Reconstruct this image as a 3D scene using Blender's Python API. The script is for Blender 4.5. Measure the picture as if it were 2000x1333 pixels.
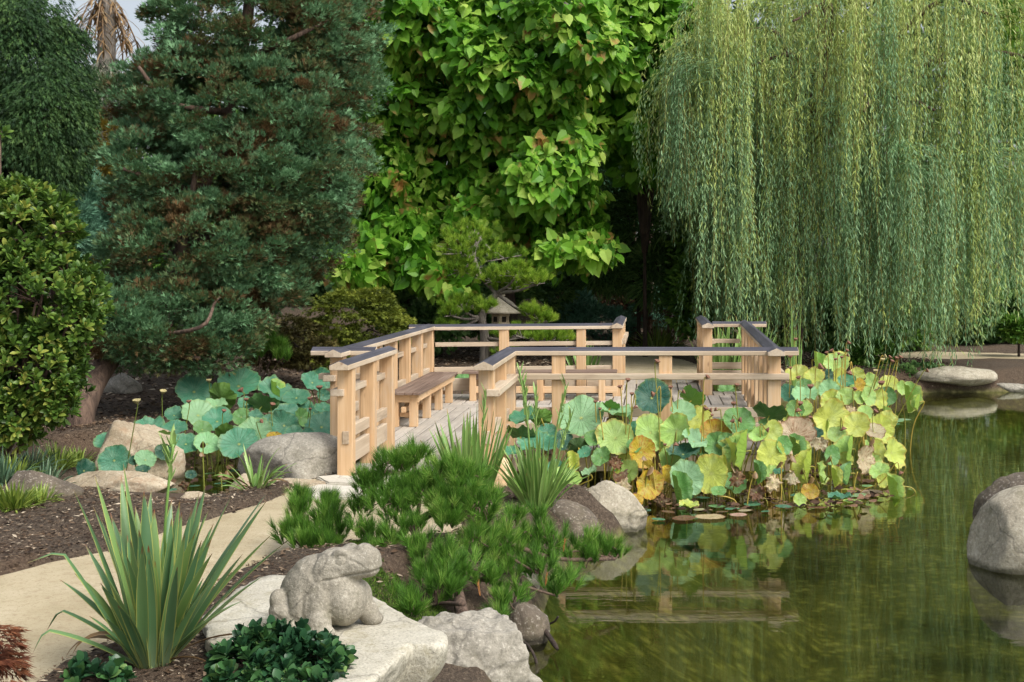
import bpy, bmesh, math, random
import numpy as np
from mathutils import Vector, Matrix
from math import radians, sin, cos, pi

for o in list(bpy.data.objects):
    bpy.data.objects.remove(o)
rng = np.random.default_rng(11)
random.seed(11)
scene = bpy.context.scene
COL = scene.collection

# ---------------------------------------------------------------- camera, sky, sun, exposure
F = 2600.0; VX = 1271.0; VY = 518.0; CZ = 1.72; ZW = -0.30
cam_d = bpy.data.cameras.new("camera"); cam = bpy.data.objects.new("camera", cam_d)
COL.objects.link(cam); scene.camera = cam
cam.location = (0, 0, CZ); cam.rotation_euler = (radians(90), 0, 0)
cam_d.sensor_width = 36; cam_d.lens = F/2000*36
cam_d.shift_x = -(VX-1000)/2000; cam_d.shift_y = (VY-666.5)/2000
cam_d.clip_start = 0.1; cam_d.clip_end = 600
SUN_TO = Vector((0.62, -0.50, 0.95)).normalized()
w = bpy.data.worlds.new("World"); scene.world = w; w.use_nodes = True
nt = w.node_tree; nt.nodes.clear()
sky = nt.nodes.new('ShaderNodeTexSky'); sky.sky_type = 'NISHITA'; sky.sun_disc = False
sky.sun_elevation = math.asin(SUN_TO.z); sky.sun_rotation = math.atan2(SUN_TO.x, SUN_TO.y)
sky.dust_density = 4.0; sky.air_density = 1.0; sky.ozone_density = 0.6
bg = nt.nodes.new('ShaderNodeBackground'); bg.inputs['Strength'].default_value = 0.135
hs = nt.nodes.new('ShaderNodeHueSaturation'); hs.inputs['Saturation'].default_value = 0.45
ow = nt.nodes.new('ShaderNodeOutputWorld')
nt.links.new(sky.outputs[0], hs.inputs['Color']); nt.links.new(hs.outputs[0], bg.inputs['Color']); nt.links.new(bg.outputs[0], ow.inputs[0])
sd = bpy.data.lights.new("sun", 'SUN'); so = bpy.data.objects.new("sun", sd); COL.objects.link(so)
sd.energy = 2.1; sd.angle = radians(30); sd.color = (1.0, 0.955, 0.88)
so.rotation_euler = SUN_TO.to_track_quat('Z', 'Y').to_euler()
scene.view_settings.view_transform = 'Standard'; scene.view_settings.look = 'None'
scene.view_settings.exposure = 0.50; scene.view_settings.gamma = 1.0
scene.render.engine = 'CYCLES'
scene.cycles.max_bounces = 6; scene.cycles.transparent_max_bounces = 8
scene.cycles.diffuse_bounces = 3; scene.cycles.glossy_bounces = 3

# ---------------------------------------------------------------- helpers
def P(px, py, Y):                       # picture measurement at a known distance -> metres
    return Vector(((px-VX)*Y/F, Y, CZ-(py-VY)*Y/F))
def G(px, py, z=0.0):                   # measurement on a level surface at height z
    Y = (CZ-z)*F/(py-VY)
    return Vector(((px-VX)*Y/F, Y, z))

def lin(c):
    return tuple(((x/255.0)/12.92 if x/255.0 <= 0.04045 else ((x/255.0+0.055)/1.055)**2.4) for x in c)
def rgba(c):
    return lin(c)+(1.0,)

def tag(o, label=None, cat=None, group=None, kind=None):
    if label: o['label'] = label
    if cat: o['category'] = cat
    if group: o['group'] = group
    if kind: o['kind'] = kind
    return o
def empty(name, loc=(0, 0, 0), rz=0.0):
    o = bpy.data.objects.new(name, None); COL.objects.link(o); o.empty_display_size = 0.1
    o.location = loc; o.rotation_euler = (0, 0, rz); return o

def link(name, me, mat=None, parent=None):
    o = bpy.data.objects.new(name, me); COL.objects.link(o)
    if mat is not None:
        for m in (mat if isinstance(mat, (list, tuple)) else [mat]): me.materials.append(m)
    if parent is not None:
        o.parent = parent
        o.matrix_parent_inverse = Matrix.Identity(4)
    return o

class MB:
    """collects vertices, faces and per-vertex attributes, links ONE mesh"""
    def __init__(s): s.v = []; s.f = []; s.n = 0; s.a = {}; s.mi = []
    def add(s, v, f, mi=0, **at):
        v = np.asarray(v, float).reshape(-1, 3)
        s.v.append(v)
        for q in f: s.f.append([i+s.n for i in q]); s.mi.append(mi)
        for k in set(list(at)+list(s.a)):
            if k not in s.a:
                s.a[k] = [np.zeros((s.n, 3))] if s.n else []
            x = at.get(k)
            if x is None: x = np.zeros((len(v), 3))
            x = np.asarray(x, float)
            if x.ndim == 0: x = np.full((len(v), 3), float(x))
            if x.ndim == 1: x = np.repeat(x[:, None], 3, 1)
            s.a[k].append(x)
        s.n += len(v)
    def build(s, name, mat=None, parent=None, smooth=False, origin=None):
        V = np.concatenate(s.v) if s.v else np.zeros((0, 3))
        if origin is not None: V = V-np.asarray(origin)
        me = bpy.data.meshes.new(name)
        me.vertices.add(len(V)); me.vertices.foreach_set('co', V.ravel())
        L = [i for q in s.f for i in q]; st = np.cumsum([0]+[len(q) for q in s.f])[:-1]
        me.loops.add(len(L)); me.loops.foreach_set('vertex_index', L)
        me.polygons.add(len(s.f)); me.polygons.foreach_set('loop_start', st)
        me.polygons.foreach_set('material_index', s.mi)
        me.polygons.foreach_set('use_smooth', [smooth]*len(s.f))
        for k, x in s.a.items():
            at = me.attributes.new(k, 'FLOAT_VECTOR', 'POINT')
            at.data.foreach_set('vector', np.concatenate(x).ravel())
        me.update(calc_edges=True); me.validate()
        o = link(name, me, mat, parent)
        if origin is not None: o.location = origin
        return o

def nrm(a):
    return a/np.maximum(np.linalg.norm(a, axis=-1, keepdims=True), 1e-9)

def scatter_data(tv, tf, Pt, D, N, S, rnd):
    """tv (k,3): x across, y along, z normal; returns verts, face array, attribute"""
    tv = np.asarray(tv, float); k = len(tv); n = len(Pt)
    D = nrm(np.asarray(D, float)); N = np.asarray(N, float)
    X = nrm(np.cross(D, N)+1e-7); N = np.cross(X, D)
    S = np.asarray(S, float)
    if S.ndim == 1: S = np.repeat(S[:, None], 3, 1)
    V = (Pt[:, None, :] + X[:, None, :]*(tv[None, :, 0:1]*S[:, None, 0:1]) + D[:, None, :]*(tv[None, :, 1:2]*S[:, None, 1:2])
         + N[:, None, :]*(tv[None, :, 2:3]*S[:, None, 2:3]))
    A = np.zeros((n, k, 3)); A[:, :, 0] = np.asarray(rnd)[:, None]
    A[:, :, 1] = tv[None, :, 1]/max(tv[:, 1].max(), 1e-6); A[:, :, 2] = np.abs(tv[None, :, 0])/max(np.abs(tv[:, 0]).max(), 1e-6)
    return V.reshape(-1, 3), A.reshape(-1, 3)

def leaf_mesh(name, tv, tf, Pt, D, N, S, rnd, mat, parent=None, smooth=False, extra=None):
    V, A = scatter_data(tv, tf, Pt, D, N, S, rnd); k = len(tv); n = len(Pt)
    tl = np.array([i for q in tf for i in q]); ts = np.array([len(q) for q in tf])
    L = (tl[None, :]+np.arange(n)[:, None]*k).ravel()
    cnt = np.tile(ts, n); st = np.concatenate([[0], np.cumsum(cnt)[:-1]])
    if extra is not None:
        eV, eF, eA = extra; off = len(V)
        V = np.concatenate([V, eV]); A = np.concatenate([A, eA])
        el = np.array([i for q in eF for i in q])+off; ec = np.array([len(q) for q in eF])
        st = np.concatenate([st, len(L)+np.concatenate([[0], np.cumsum(ec)[:-1]])]); L = np.concatenate([L, el]); cnt = np.concatenate([cnt, ec])
    me = bpy.data.meshes.new(name)
    me.vertices.add(len(V)); me.vertices.foreach_set('co', V.ravel())
    me.loops.add(len(L)); me.loops.foreach_set('vertex_index', L.astype(np.int32))
    me.polygons.add(len(cnt)); me.polygons.foreach_set('loop_start', st.astype(np.int32))
    me.polygons.foreach_set('use_smooth', [smooth]*len(cnt))
    at = me.attributes.new('at', 'FLOAT_VECTOR', 'POINT'); at.data.foreach_set('vector', A.ravel())
    me.update(calc_edges=True)
    return link(name, me, mat, parent)

def hash3(i, j, k, s=0):
    h = (i.astype(np.int64)*374761393+j.astype(np.int64)*668265263+k.astype(np.int64)*2147483647+s*974634777) & 0xffffffff
    h = ((h ^ (h >> 13))*1274126177) & 0xffffffff
    return ((h ^ (h >> 16)) & 0xffff)/65535.0
def vnoise(p, s=0):
    p = np.asarray(p, float); i = np.floor(p).astype(np.int64); f = p-i; f = f*f*(3-2*f)
    r = 0
    for a in (0, 1):
        for b in (0, 1):
            for c in (0, 1):
                wgt = (f[..., 0] if a else 1-f[..., 0])*(f[..., 1] if b else 1-f[..., 1])*(f[..., 2] if c else 1-f[..., 2])
                r = r+wgt*hash3(i[..., 0]+a, i[..., 1]+b, i[..., 2]+c, s)
    return r*2-1
def fbm(p, o=4, s=0):
    r = 0; a = 1.0; t = 0
    for q in range(o):
        r = r+a*vnoise(np.asarray(p)*2**q+q*17.3, s+q); t += a; a *= 0.5
    return r/t

def tube(mb, pts, rad, seg=7, mi=0, **at):
    pts = [np.array(p, float) for p in pts]; n = len(pts)
    rad = rad if hasattr(rad, '__len__') else [rad]*n
    ref = np.array([0.31, 0.95, 0.07]); V = []
    acc = 0.0; tt = []
    for i in range(n):
        d = pts[min(i+1, n-1)]-pts[max(i-1, 0)]; d = d/max(np.linalg.norm(d), 1e-9)
        if abs(d@ref) > 0.95: ref = np.array([0.95, 0.1, 0.3])
        u = np.cross(d, ref); u /= np.linalg.norm(u); v = np.cross(d, u)
        if i: acc += np.linalg.norm(pts[i]-pts[i-1])
        for k in range(seg):
            a = 2*pi*k/seg; V.append(pts[i]+rad[i]*(cos(a)*u+sin(a)*v)); tt.append((acc, k/seg, rad[i]))
    Fc = [(i*seg+k, i*seg+(k+1) % seg, (i+1)*seg+(k+1) % seg, (i+1)*seg+k) for i in range(n-1) for k in range(seg)]
    Fc.append(tuple(range(seg))[::-1]); Fc.append(tuple((n-1)*seg+k for k in range(seg)))
    mb.add(V, Fc, mi, **at)

def spline(pts, m=8):
    pts = [np.array(p, float) for p in pts]; q = [2*pts[0]-pts[1]]+pts+[2*pts[-1]-pts[-2]]; out = []
    for i in range(1, len(q)-2):
        for k in range(m):
            t = k/m; a, b, c, d = q[i-1], q[i], q[i+1], q[i+2]
            out.append(0.5*((2*b)+(c-a)*t+(2*a-5*b+4*c-d)*t*t+(3*b-a-3*c+d)*t**3))
    out.append(pts[-1]); return out

# ---------------------------------------------------------------- materials
def newmat(name):
    m = bpy.data.materials.new(name); m.use_nodes = True; n = m.node_tree; n.nodes.clear()
    out = n.nodes.new('ShaderNodeOutputMaterial'); return m, n, out
def nd(n, t, **kw):
    x = n.nodes.new(t)
    for k, v in kw.items():
        if k in x.inputs: x.inputs[k].default_value = v
        else: setattr(x, k, v)
    return x
def ramp(n, fac, stops):
    r = n.nodes.new('ShaderNodeValToRGB'); e = r.color_ramp.elements
    while len(e) < len(stops): e.new(0.5)
    for x, (p, c) in zip(e, stops): x.position = p; x.color = rgba(c)
    if fac is not None: n.links.new(fac, r.inputs[0])
    return r
def mixc(n, fac, a, b, mode='MIX'):
    m = n.nodes.new('ShaderNodeMix'); m.data_type = 'RGBA'; m.blend_type = mode
    for s, v in ((0, fac), (6, a), (7, b)):
        if hasattr(v, 'is_linked') or hasattr(v, 'links'): n.links.new(v, m.inputs[s])
        elif s == 0: m.inputs[0].default_value = v
        else: m.inputs[s].default_value = rgba(v)
    return m.outputs[2]
def mth(n, op, a, b=None, clamp=False):
    m = n.nodes.new('ShaderNodeMath'); m.operation = op; m.use_clamp = clamp
    for i, v in enumerate((a, b)):
        if v is None: continue
        if isinstance(v, (int, float)): m.inputs[i].default_value = v
        else: n.links.new(v, m.inputs[i])
    return m.outputs[0]
def attr(n, name):
    a = n.nodes.new('ShaderNodeAttribute'); a.attribute_name = name
    s = n.nodes.new('ShaderNodeSeparateXYZ'); n.links.new(a.outputs['Vector'], s.inputs[0]); return a, s
def bump(n, h, dist=0.01, st=0.5):
    b = n.nodes.new('ShaderNodeBump'); b.inputs['Strength'].default_value = st; b.inputs['Distance'].default_value = dist
    n.links.new(h, b.inputs['Height']); return b.outputs[0]
def noise(n, vec, scale, detail=4, rough=0.55, dist=0.0):
    t = nd(n, 'ShaderNodeTexNoise', Scale=scale, Detail=detail, Roughness=rough, Distortion=dist)
    if vec is not None: n.links.new(vec, t.inputs['Vector'])
    return t.outputs[0]
def mapping(n, vec, sc=(1, 1, 1)):
    m = n.nodes.new('ShaderNodeMapping'); n.links.new(vec, m.inputs[0]); m.inputs['Scale'].default_value = sc; return m.outputs[0]

def leaf_mat(name, stops, rough=0.5, tr=0.25, tip=None, tipfrom=0.8, edge=None, patch=None, spec=0.28):
    """colour of each leaf from its own random number; optional tip / edge colour and patches over the plant"""
    m, n, out = newmat(name); a, s = attr(n, 'at')
    geo = n.nodes.new('ShaderNodeNewGeometry')
    f = mth(n, 'ADD', s.outputs[0], mth(n, 'MULTIPLY', mth(n, 'SUBTRACT', noise(n, geo.outputs['Position'], 1.3, 2), 0.5), 0.6), True)
    c = ramp(n, f, stops).outputs[0]
    if patch:
        pn = ramp(n, noise(n, geo.outputs['Position'], patch[1], 3), [(patch[2], (0, 0, 0)), (min(patch[2]+0.08, 1), (255, 255, 255))]).outputs[0]
        c = mixc(n, pn, c, patch[0])
    if edge: c = mixc(n, mth(n, 'MULTIPLY', mth(n, 'POWER', s.outputs[2], 6.0), 0.8, True), c, edge)
    if tip:
        k = mth(n, 'MULTIPLY', mth(n, 'SUBTRACT', mth(n, 'ADD', s.outputs[1], mth(n, 'MULTIPLY', s.outputs[0], 0.12)), tipfrom), 9.0, True)
        c = mixc(n, k, c, tip)
    b = nd(n, 'ShaderNodeBsdfPrincipled', Roughness=rough); b.inputs['Specular IOR Level'].default_value = spec
    n.links.new(c, b.inputs['Base Color'])
    t = n.nodes.new('ShaderNodeBsdfTranslucent'); n.links.new(c, t.inputs[0])
    mx = n.nodes.new('ShaderNodeMixShader'); mx.inputs[0].default_value = tr
    n.links.new(b.outputs[0], mx.inputs[1]); n.links.new(t.outputs[0], mx.inputs[2]); n.links.new(mx.outputs[0], out.inputs[0])
    return m

def bark_mat(name, c1, c2, sc=9, st=0.9):
    m, n, out = newmat(name); tc = n.nodes.new('ShaderNodeTexCoord')
    v = mapping(n, tc.outputs['Object'], (sc*2.2, sc*2.2, sc*0.35)); h = noise(n, v, 1.0, 6, 0.65, 0.6)
    c = ramp(n, h, [(0.3, c1), (0.62, c2)]).outputs[0]
    b = nd(n, 'ShaderNodeBsdfPrincipled', Roughness=0.9); n.links.new(c, b.inputs['Base Color']); n.links.new(bump(n, h, 0.03, st), b.inputs['Normal'])
    n.links.new(b.outputs[0], out.inputs[0]); return m

def stone_mat(name, stops, speck=60, lichen=None, st=0.6, fine=0.35, dark=(60, 58, 50)):
    m, n, out = newmat(name); tc = n.nodes.new('ShaderNodeTexCoord'); v = tc.outputs['Object']
    big = noise(n, v, 2.6, 6, 0.6, 0.4); med = noise(n, v, 14, 5, 0.7)
    c = ramp(n, mth(n, 'ADD', mth(n, 'MULTIPLY', big, 0.65), mth(n, 'MULTIPLY', med, 0.35)), stops).outputs[0]
    sp = noise(n, v, speck, 3, 0.8)
    c = mixc(n, mth(n, 'MULTIPLY', ramp(n, sp, [(0.36, (255, 255, 255)), (0.47, (0, 0, 0))]).outputs[0], fine), c, dark)
    c = mixc(n, mth(n, 'MULTIPLY', ramp(n, sp, [(0.56, (0, 0, 0)), (0.68, (255, 255, 255))]).outputs[0], fine), c, (232, 226, 212))
    if lichen:
        ln = ramp(n, noise(n, v, 5, 6, 0.75), [(0.52, (0, 0, 0)), (0.66, (255, 255, 255))]).outputs[0]
        c = mixc(n, mth(n, 'MULTIPLY', ln, 0.6), c, lichen)
    # cracks
    vo = n.nodes.new('ShaderNodeTexVoronoi'); vo.feature = 'DISTANCE_TO_EDGE'; vo.inputs['Scale'].default_value = 2.3
    dv = n.nodes.new('ShaderNodeMixRGB'); dv.inputs[0].default_value = 0.22; n.links.new(v, dv.inputs[1]); nn = nd(n, 'ShaderNodeTexNoise', Scale=4.0, Detail=5.0); n.links.new(v, nn.inputs['Vector']); n.links.new(nn.outputs[1], dv.inputs[2]); n.links.new(dv.outputs[0], vo.inputs['Vector'])
    cr = ramp(n, vo.outputs[0], [(0.0, (0, 0, 0)), (0.02, (255, 255, 255))]).outputs[0]
    c = mixc(n, 0.35, c, mixc(n, 1.0, c, cr, 'MULTIPLY'))
    b = nd(n, 'ShaderNodeBsdfPrincipled', Roughness=0.88); n.links.new(c, b.inputs['Base Color'])
    gp_ = n.nodes.new('ShaderNodeNewGeometry'); sz_ = n.nodes.new('ShaderNodeSeparateXYZ'); n.links.new(gp_.outputs['Position'], sz_.inputs[0])
    wet = mth(n, 'MULTIPLY', mth(n, 'SUBTRACT', mth(n, 'ADD', -0.25, mth(n, 'MULTIPLY', mth(n, 'SUBTRACT', big, 0.5), 0.12)), sz_.outputs[2]), 30, True)
    c2 = mixc(n, mth(n, 'MULTIPLY', wet, 0.8), c, mixc(n, 1.0, c, (110, 112, 92), 'MULTIPLY')); n.links.new(c2, b.inputs['Base Color'])
    hh = mth(n, 'ADD', mth(n, 'MULTIPLY', med, 0.8), mth(n, 'ADD', mth(n, 'MULTIPLY', sp, 0.2), mth(n, 'MULTIPLY', cr, 0.12)))
    n.links.new(bump(n, hh, 0.02, st), b.inputs['Normal'])
    n.links.new(b.outputs[0], out.inputs[0]); return m

# ---------------------------------------------------------------- ground, paths, water
def poly_sd(x, y, poly):                # signed distance, positive outside
    p = np.stack([x, y], -1); d = np.full(x.shape, 1e9); ins = np.zeros(x.shape, bool)
    n = len(poly)
    for i in range(n):
        a = np.array(poly[i], float); b = np.array(poly[(i+1) % n], float); e = b-a; q = p-a
        t = np.clip((q@e)/(e@e), 0, 1); d = np.minimum(d, np.linalg.norm(q-t[..., None]*e, axis=-1))
        c = ((a[1] > y) != (b[1] > y)) & (x < (b[0]-a[0])*(y-a[1])/((b[1]-a[1]) if b[1] != a[1] else 1e-9)+a[0])
        ins ^= c
    return np.where(ins, -d, d)
def sst(a, b, x):
    t = np.clip((x-a)/(b-a), 0, 1); return t*t*(3-2*t)
def gp(l, z=0.0):
    return [tuple(G(a, b, z)[:2]) for a, b in l]

POND = [(-0.9, -6), (-0.85, 3.0), (-0.80, 5.4), (-0.67, 6.4), (-0.66, 7.0), (-0.62, 7.7), (-0.62, 8.44), (-0.50, 9.35), (-0.12, 9.9), (-0.10, 10.6), (-0.75, 10.75), (-1.2, 11.0),
        (-2.0, 11.25), (-2.7, 11.2), (-3.3, 10.95), (-3.9, 11.35), (-4.6, 11.5), (-5.1, 11.9), (-5.35, 12.9), (-5.0, 14.2), (-4.3, 15.1), (-3.6, 15.7), (-3.3, 16.8), (-3.2, 18.6), (-1.5, 18.9),
        (-0.5, 19.0), (1.0, 19.0), (2.0, 19.6), (3.2, 20.6), (4.4, 21.0), (6.0, 21.2), (10, 21.2), (16, 19), (22, 14), (22, -6)]
PATH1 = gp([(-900, 1500), (-300, 1210), (0, 1128), (110, 1100), (215, 1082), (330, 1045), (430, 1012), (520, 985), (570, 968)]) + [(-2.75, 10.62), (-1.1, 10.62)] + \
        gp([(860, 1000), (900, 1040), (840, 1066), (760, 1082), (640, 1092), (560, 1090), (500, 1100), (440, 1130), (330, 1190), (230, 1240), (130, 1290), (60, 1330), (-100, 1500)])
PATH2 = [tuple(G(a, b)[:2]) for a, b in [(1200, 752), (1150, 702), (1120, 690), (1180, 682), (1260, 688), (1330, 703), (1392, 728), (1400, 745)]]
PATH3 = [(7, 31), (3.0, 30.5), (3.5, 28), (5, 26.8), (7.5, 25.6), (12, 24.6), (12, 22.6), (8.5, 22.9), (6.0, 23.9), (4.2, 24.3), (2.8, 26.0), (2.0, 29.5), (2.5, 32)]
PATHS = [PATH1, PATH2, PATH3]

def ground_z(x, y):
    x = np.asarray(x, float); y = np.asarray(y, float)
    q = np.stack([x, y, x*0], -1)
    d = poly_sd(x, y, POND)+0.10*fbm(q*1.7, 3, 5)
    land = 0.05+0.05*fbm(q*1.1, 4, 1)+0.012*fbm(q*9, 3, 9)
    land = land+0.30*sst(0.0, 3.0, (-3.4-x))*sst(14.5, 18.5, y)+0.05*np.exp(-(((x+4.9)/1.1)**2+((y-9.3)/1.2)**2))
    land = land+0.9*sst(27.5, 45, y)+0.25*sst(7, 12, -x)
    land = land+0.10*np.exp(-(((x+1.3)/0.7)**2+((y-7.2)/0.9)**2))
    for i, pth in enumerate(PATHS):
        dp = poly_sd(x, y, pth)+0.07*fbm(q*2.2, 4, 3)
        land = land+(-0.03-land)*(1-sst(-0.02, 0.16, dp))
    wd_ = 0.5+1.3*sst(-2.6, -3.4, x)*sst(13.0, 11.8, y)
    wd_ = wd_+0.6*sst(-1.6, -1.2, x)*sst(7.6, 7.0, y)
    z = -0.34+(land+0.34)*(0.35*sst(0.0, 0.15, d)+0.65*sst(0.0, 1.0, d/wd_))
    z = np.where(d < 0, -0.34+np.maximum(-0.75, d*0.55)+0.03*fbm(q*2.5, 3, 7), z)
    return z
def gz(x, y): return float(ground_z(np.array([x]), np.array([y]))[0])

def axis(a, b, step, lo, hi, g=1.25):
    m = list(np.arange(a, b, step)); s = step; x = a; l = []
    while x > lo: s *= g; x -= s; l.append(x)
    s = step; x = m[-1]; r = []
    while x < hi: s *= g; x += s; r.append(x)
    return np.array(l[::-1]+m+r)
xs = axis(-6.0, 2.0, 0.045, -90, 90, 1.12); ys = np.concatenate([axis(4.8, 12.5, 0.045, -30, 12.0, 1.3)[:-1], np.arange(12.6, 27, 0.12)])
ys = np.concatenate([ys[ys < 12.55], np.arange(12.6, 27, 0.12), 27*1.09**np.arange(0, 20)])
ys = np.unique(np.round(ys, 4))
X, Yg = np.meshgrid(xs, ys); Z = ground_z(X, Yg)
nx, ny = len(xs), len(ys)
gm = bpy.data.meshes.new('ground'); V = np.stack([X, Yg, Z], -1).reshape(-1, 3)
idx = np.arange(nx*ny).reshape(ny, nx); Q = np.stack([idx[:-1, :-1], idx[:-1, 1:], idx[1:, 1:], idx[1:, :-1]], -1).reshape(-1, 4)
gm.vertices.add(len(V)); gm.vertices.foreach_set('co', V.ravel()); gm.loops.add(Q.size); gm.loops.foreach_set('vertex_index', Q.ravel())
gm.polygons.add(len(Q)); gm.polygons.foreach_set('loop_start', np.arange(len(Q))*4); gm.polygons.foreach_set('use_smooth', [True]*len(Q)); gm.update(calc_edges=True)

m_ground, n, out = newmat('mulch'); geo = n.nodes.new('ShaderNodeNewGeometry'); v = geo.outputs['Position']
sp = n.nodes.new('ShaderNodeSeparateXYZ'); n.links.new(v, sp.inputs[0])
fine = noise(n, mapping(n, v, (60, 34, 40)), 1.0, 5, 0.75, 1.0)
big = noise(n, v, 1.1, 4)
c = ramp(n, fine, [(0.25, (30, 24, 19)), (0.45, (70, 57, 45)), (0.6, (104, 90, 74)), (0.78, (158, 144, 124))]).outputs[0]
c = mixc(n, mth(n, 'MULTIPLY', ramp(n, big, [(0.45, (0, 0, 0)), (0.7, (255, 255, 255))]).outputs[0], 0.35), c, (112, 86, 64))
mud = ramp(n, noise(n, mapping(n, v, (1, 1, 1)), 3.0, 6, 0.7), [(0.3, (86, 84, 44)), (0.5, (132, 128, 74)), (0.7, (176, 168, 120))]).outputs[0]
peb = n.nodes.new('ShaderNodeTexVoronoi'); peb.inputs['Scale'].default_value = 9; n.links.new(v, peb.inputs['Vector'])
pr = ramp(n, peb.outputs['Distance'], [(0.1, (255, 255, 255)), (0.5, (120, 120, 120))]).outputs[0]
mud = mixc(n, 0.7, mud, mixc(n, 1.0, mud, pr, 'MULTIPLY'))
c = mixc(n, mth(n, 'MULTIPLY', mth(n, 'SUBTRACT', -0.22, sp.outputs[2]), 14, True), c, mud)
b = nd(n, 'ShaderNodeBsdfPrincipled', Roughness=0.95); n.links.new(c, b.inputs['Base Color'])
n.links.new(bump(n, fine, 0.03, 0.9), b.inputs['Normal']); n.links.new(b.outputs[0], out.inputs[0])
tag(link('ground', gm, m_ground), kind='structure')

m_path, n, out = newmat('decomposed_granite'); geo = n.nodes.new('ShaderNodeNewGeometry'); v = geo.outputs['Position']
c = ramp(n, noise(n, v, 1.6, 6, 0.62), [(0.25, (160, 147, 116)), (0.5, (181, 168, 138)), (0.75, (196, 184, 156))]).outputs[0]
g = noise(n, v, 170, 3, 0.8)
c = mixc(n, ramp(n, g, [(0.3, (160, 160, 160)), (0.42, (0, 0, 0))]).outputs[0], c, (120, 100, 74))
c = mixc(n, ramp(n, noise(n, v, 14, 6, 0.8), [(0.52, (0, 0, 0)), (0.62, (170, 170, 170))]).outputs[0], c, (142, 122, 94))
c = mixc(n, ramp(n, noise(n, v, 3.5, 7, 0.75), [(0.5, (0, 0, 0)), (0.62, (140, 140, 140))]).outputs[0], c, (168, 150, 118))
c = mixc(n, ramp(n, noise(n, v, 60, 4, 0.85), [(0.38, (220, 220, 220)), (0.44, (0, 0, 0))]).outputs[0], c, (132, 112, 84))
b = nd(n, 'ShaderNodeBsdfPrincipled', Roughness=0.95); n.links.new(c, b.inputs['Base Color']); n.links.new(bump(n, mth(n, 'ADD', g, mth(n, 'MULTIPLY', noise(n, v, 22, 5, 0.7), 1.5)), 0.007, 0.6), b.inputs['Normal']); n.links.new(b.outputs[0], out.inputs[0])
def expand(poly, d):
    # outward offset by centroid-free normals
    A = np.array(poly); area = 0.5*np.sum(A[:, 0]*np.roll(A[:, 1], -1)-np.roll(A[:, 0], -1)*A[:, 1]); s = 1 if area > 0 else -1
    o = []
    for i in range(len(A)):
        t = nrm((A[(i+1) % len(A)]-A[i-1])[None])[0]; o.append(tuple(A[i]+s*d*np.array([t[1], -t[0]])))
    return o
for nm, pth, dd in (('path', PATH1, 0.10), ('path', PATH2, 0.1), ('path', PATH3, 0.1)):
    e = expand(pth, dd)
    bm = bmesh.new(); vs = [bm.verts.new((a, b2, 0.0)) for a, b2 in e]; f = bm.faces.new(vs); bmesh.ops.triangulate(bm, faces=[f]); bmesh.ops.recalc_face_normals(bm, faces=bm.faces)
    for f in bm.faces:
        if f.normal.z < 0: f.normal_flip()
    me = bpy.data.meshes.new(nm); bm.to_mesh(me); bm.free(); tag(link(nm, me, m_path), kind='structure')

# water: thin clear surface over the pond bed
m_water, n, out = newmat('pond_water'); geo = n.nodes.new('ShaderNodeNewGeometry'); v = geo.outputs['Position']
h = mth(n, 'ADD', noise(n, mapping(n, v, (1.6, 9, 1)), 1.0, 3, 0.5, 0.3), mth(n, 'MULTIPLY', noise(n, mapping(n, v, (7, 26, 1)), 1.0, 2, 0.5), 0.25))
nb = bump(n, h, 0.0012, 0.5)
gl = n.nodes.new('ShaderNodeBsdfGlossy'); gl.inputs['Roughness'].default_value = 0.015; gl.inputs[0].default_value = (0.92, 0.95, 0.9, 1); n.links.new(nb, gl.inputs['Normal'])
tr = n.nodes.new('ShaderNodeBsdfTransparent'); tr.inputs[0].default_value = (0.84, 0.90, 0.54, 1)
fr = n.nodes.new('ShaderNodeFresnel'); fr.inputs['IOR'].default_value = 1.45; n.links.new(nb, fr.inputs['Normal'])
mx = n.nodes.new('ShaderNodeMixShader'); n.links.new(fr.outputs[0], mx.inputs[0]); n.links.new(tr.outputs[0], mx.inputs[1]); n.links.new(gl.outputs[0], mx.inputs[2]); n.links.new(mx.outputs[0], out.inputs[0])
mb = MB(); mb.add([(-6.2, -6, ZW), (22, -6, ZW), (22, 21.6, ZW), (-6.2, 21.6, ZW)], [(0, 1, 2, 3)])
tag(mb.build('water', m_water), kind='structure')

# ---------------------------------------------------------------- timber deck and railings
def wood_mat(name, stops, grain=1.0, rough=0.7, bmp=0.25, stain=None):
    m, n, out = newmat(name); a = n.nodes.new('ShaderNodeAttribute'); a.attribute_name = 'bc'; v = a.outputs['Vector']
    g = noise(n, mapping(n, v, (1.2, 38*grain, 38*grain)), 1.0, 4, 0.6, 0.4); l = noise(n, mapping(n, v, (0.8, 2.5, 2.5)), 1.0, 3)
    c = ramp(n, mth(n, 'ADD', mth(n, 'MULTIPLY', g, 0.5), mth(n, 'MULTIPLY', l, 0.5)), stops).outputs[0]
    vk = n.nodes.new('ShaderNodeTexVoronoi'); vk.inputs['Scale'].default_value = 1.0; n.links.new(mapping(n, v, (3.0, 9, 9)), vk.inputs['Vector']); c = mixc(n, mth(n, 'MULTIPLY', ramp(n, vk.outputs['Distance'], [(0.05, (255, 255, 255)), (0.13, (0, 0, 0))]).outputs[0], 0.55), c, (112, 70, 44))
    if stain: c = mixc(n, mth(n, 'MULTIPLY', ramp(n, noise(n, mapping(n, v, (1.5, 5, 5)), 1.0, 5, 0.7), [(0.52, (0, 0, 0)), (0.68, (255, 255, 255))]).outputs[0], stain[1]), c, stain[0])
    b = nd(n, 'ShaderNodeBsdfPrincipled', Roughness=rough); n.links.new(c, b.inputs['Base Color']); n.links.new(bump(n, g, 0.004, bmp), b.inputs['Normal']); n.links.new(b.outputs[0], out.inputs[0]); return m
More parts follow.
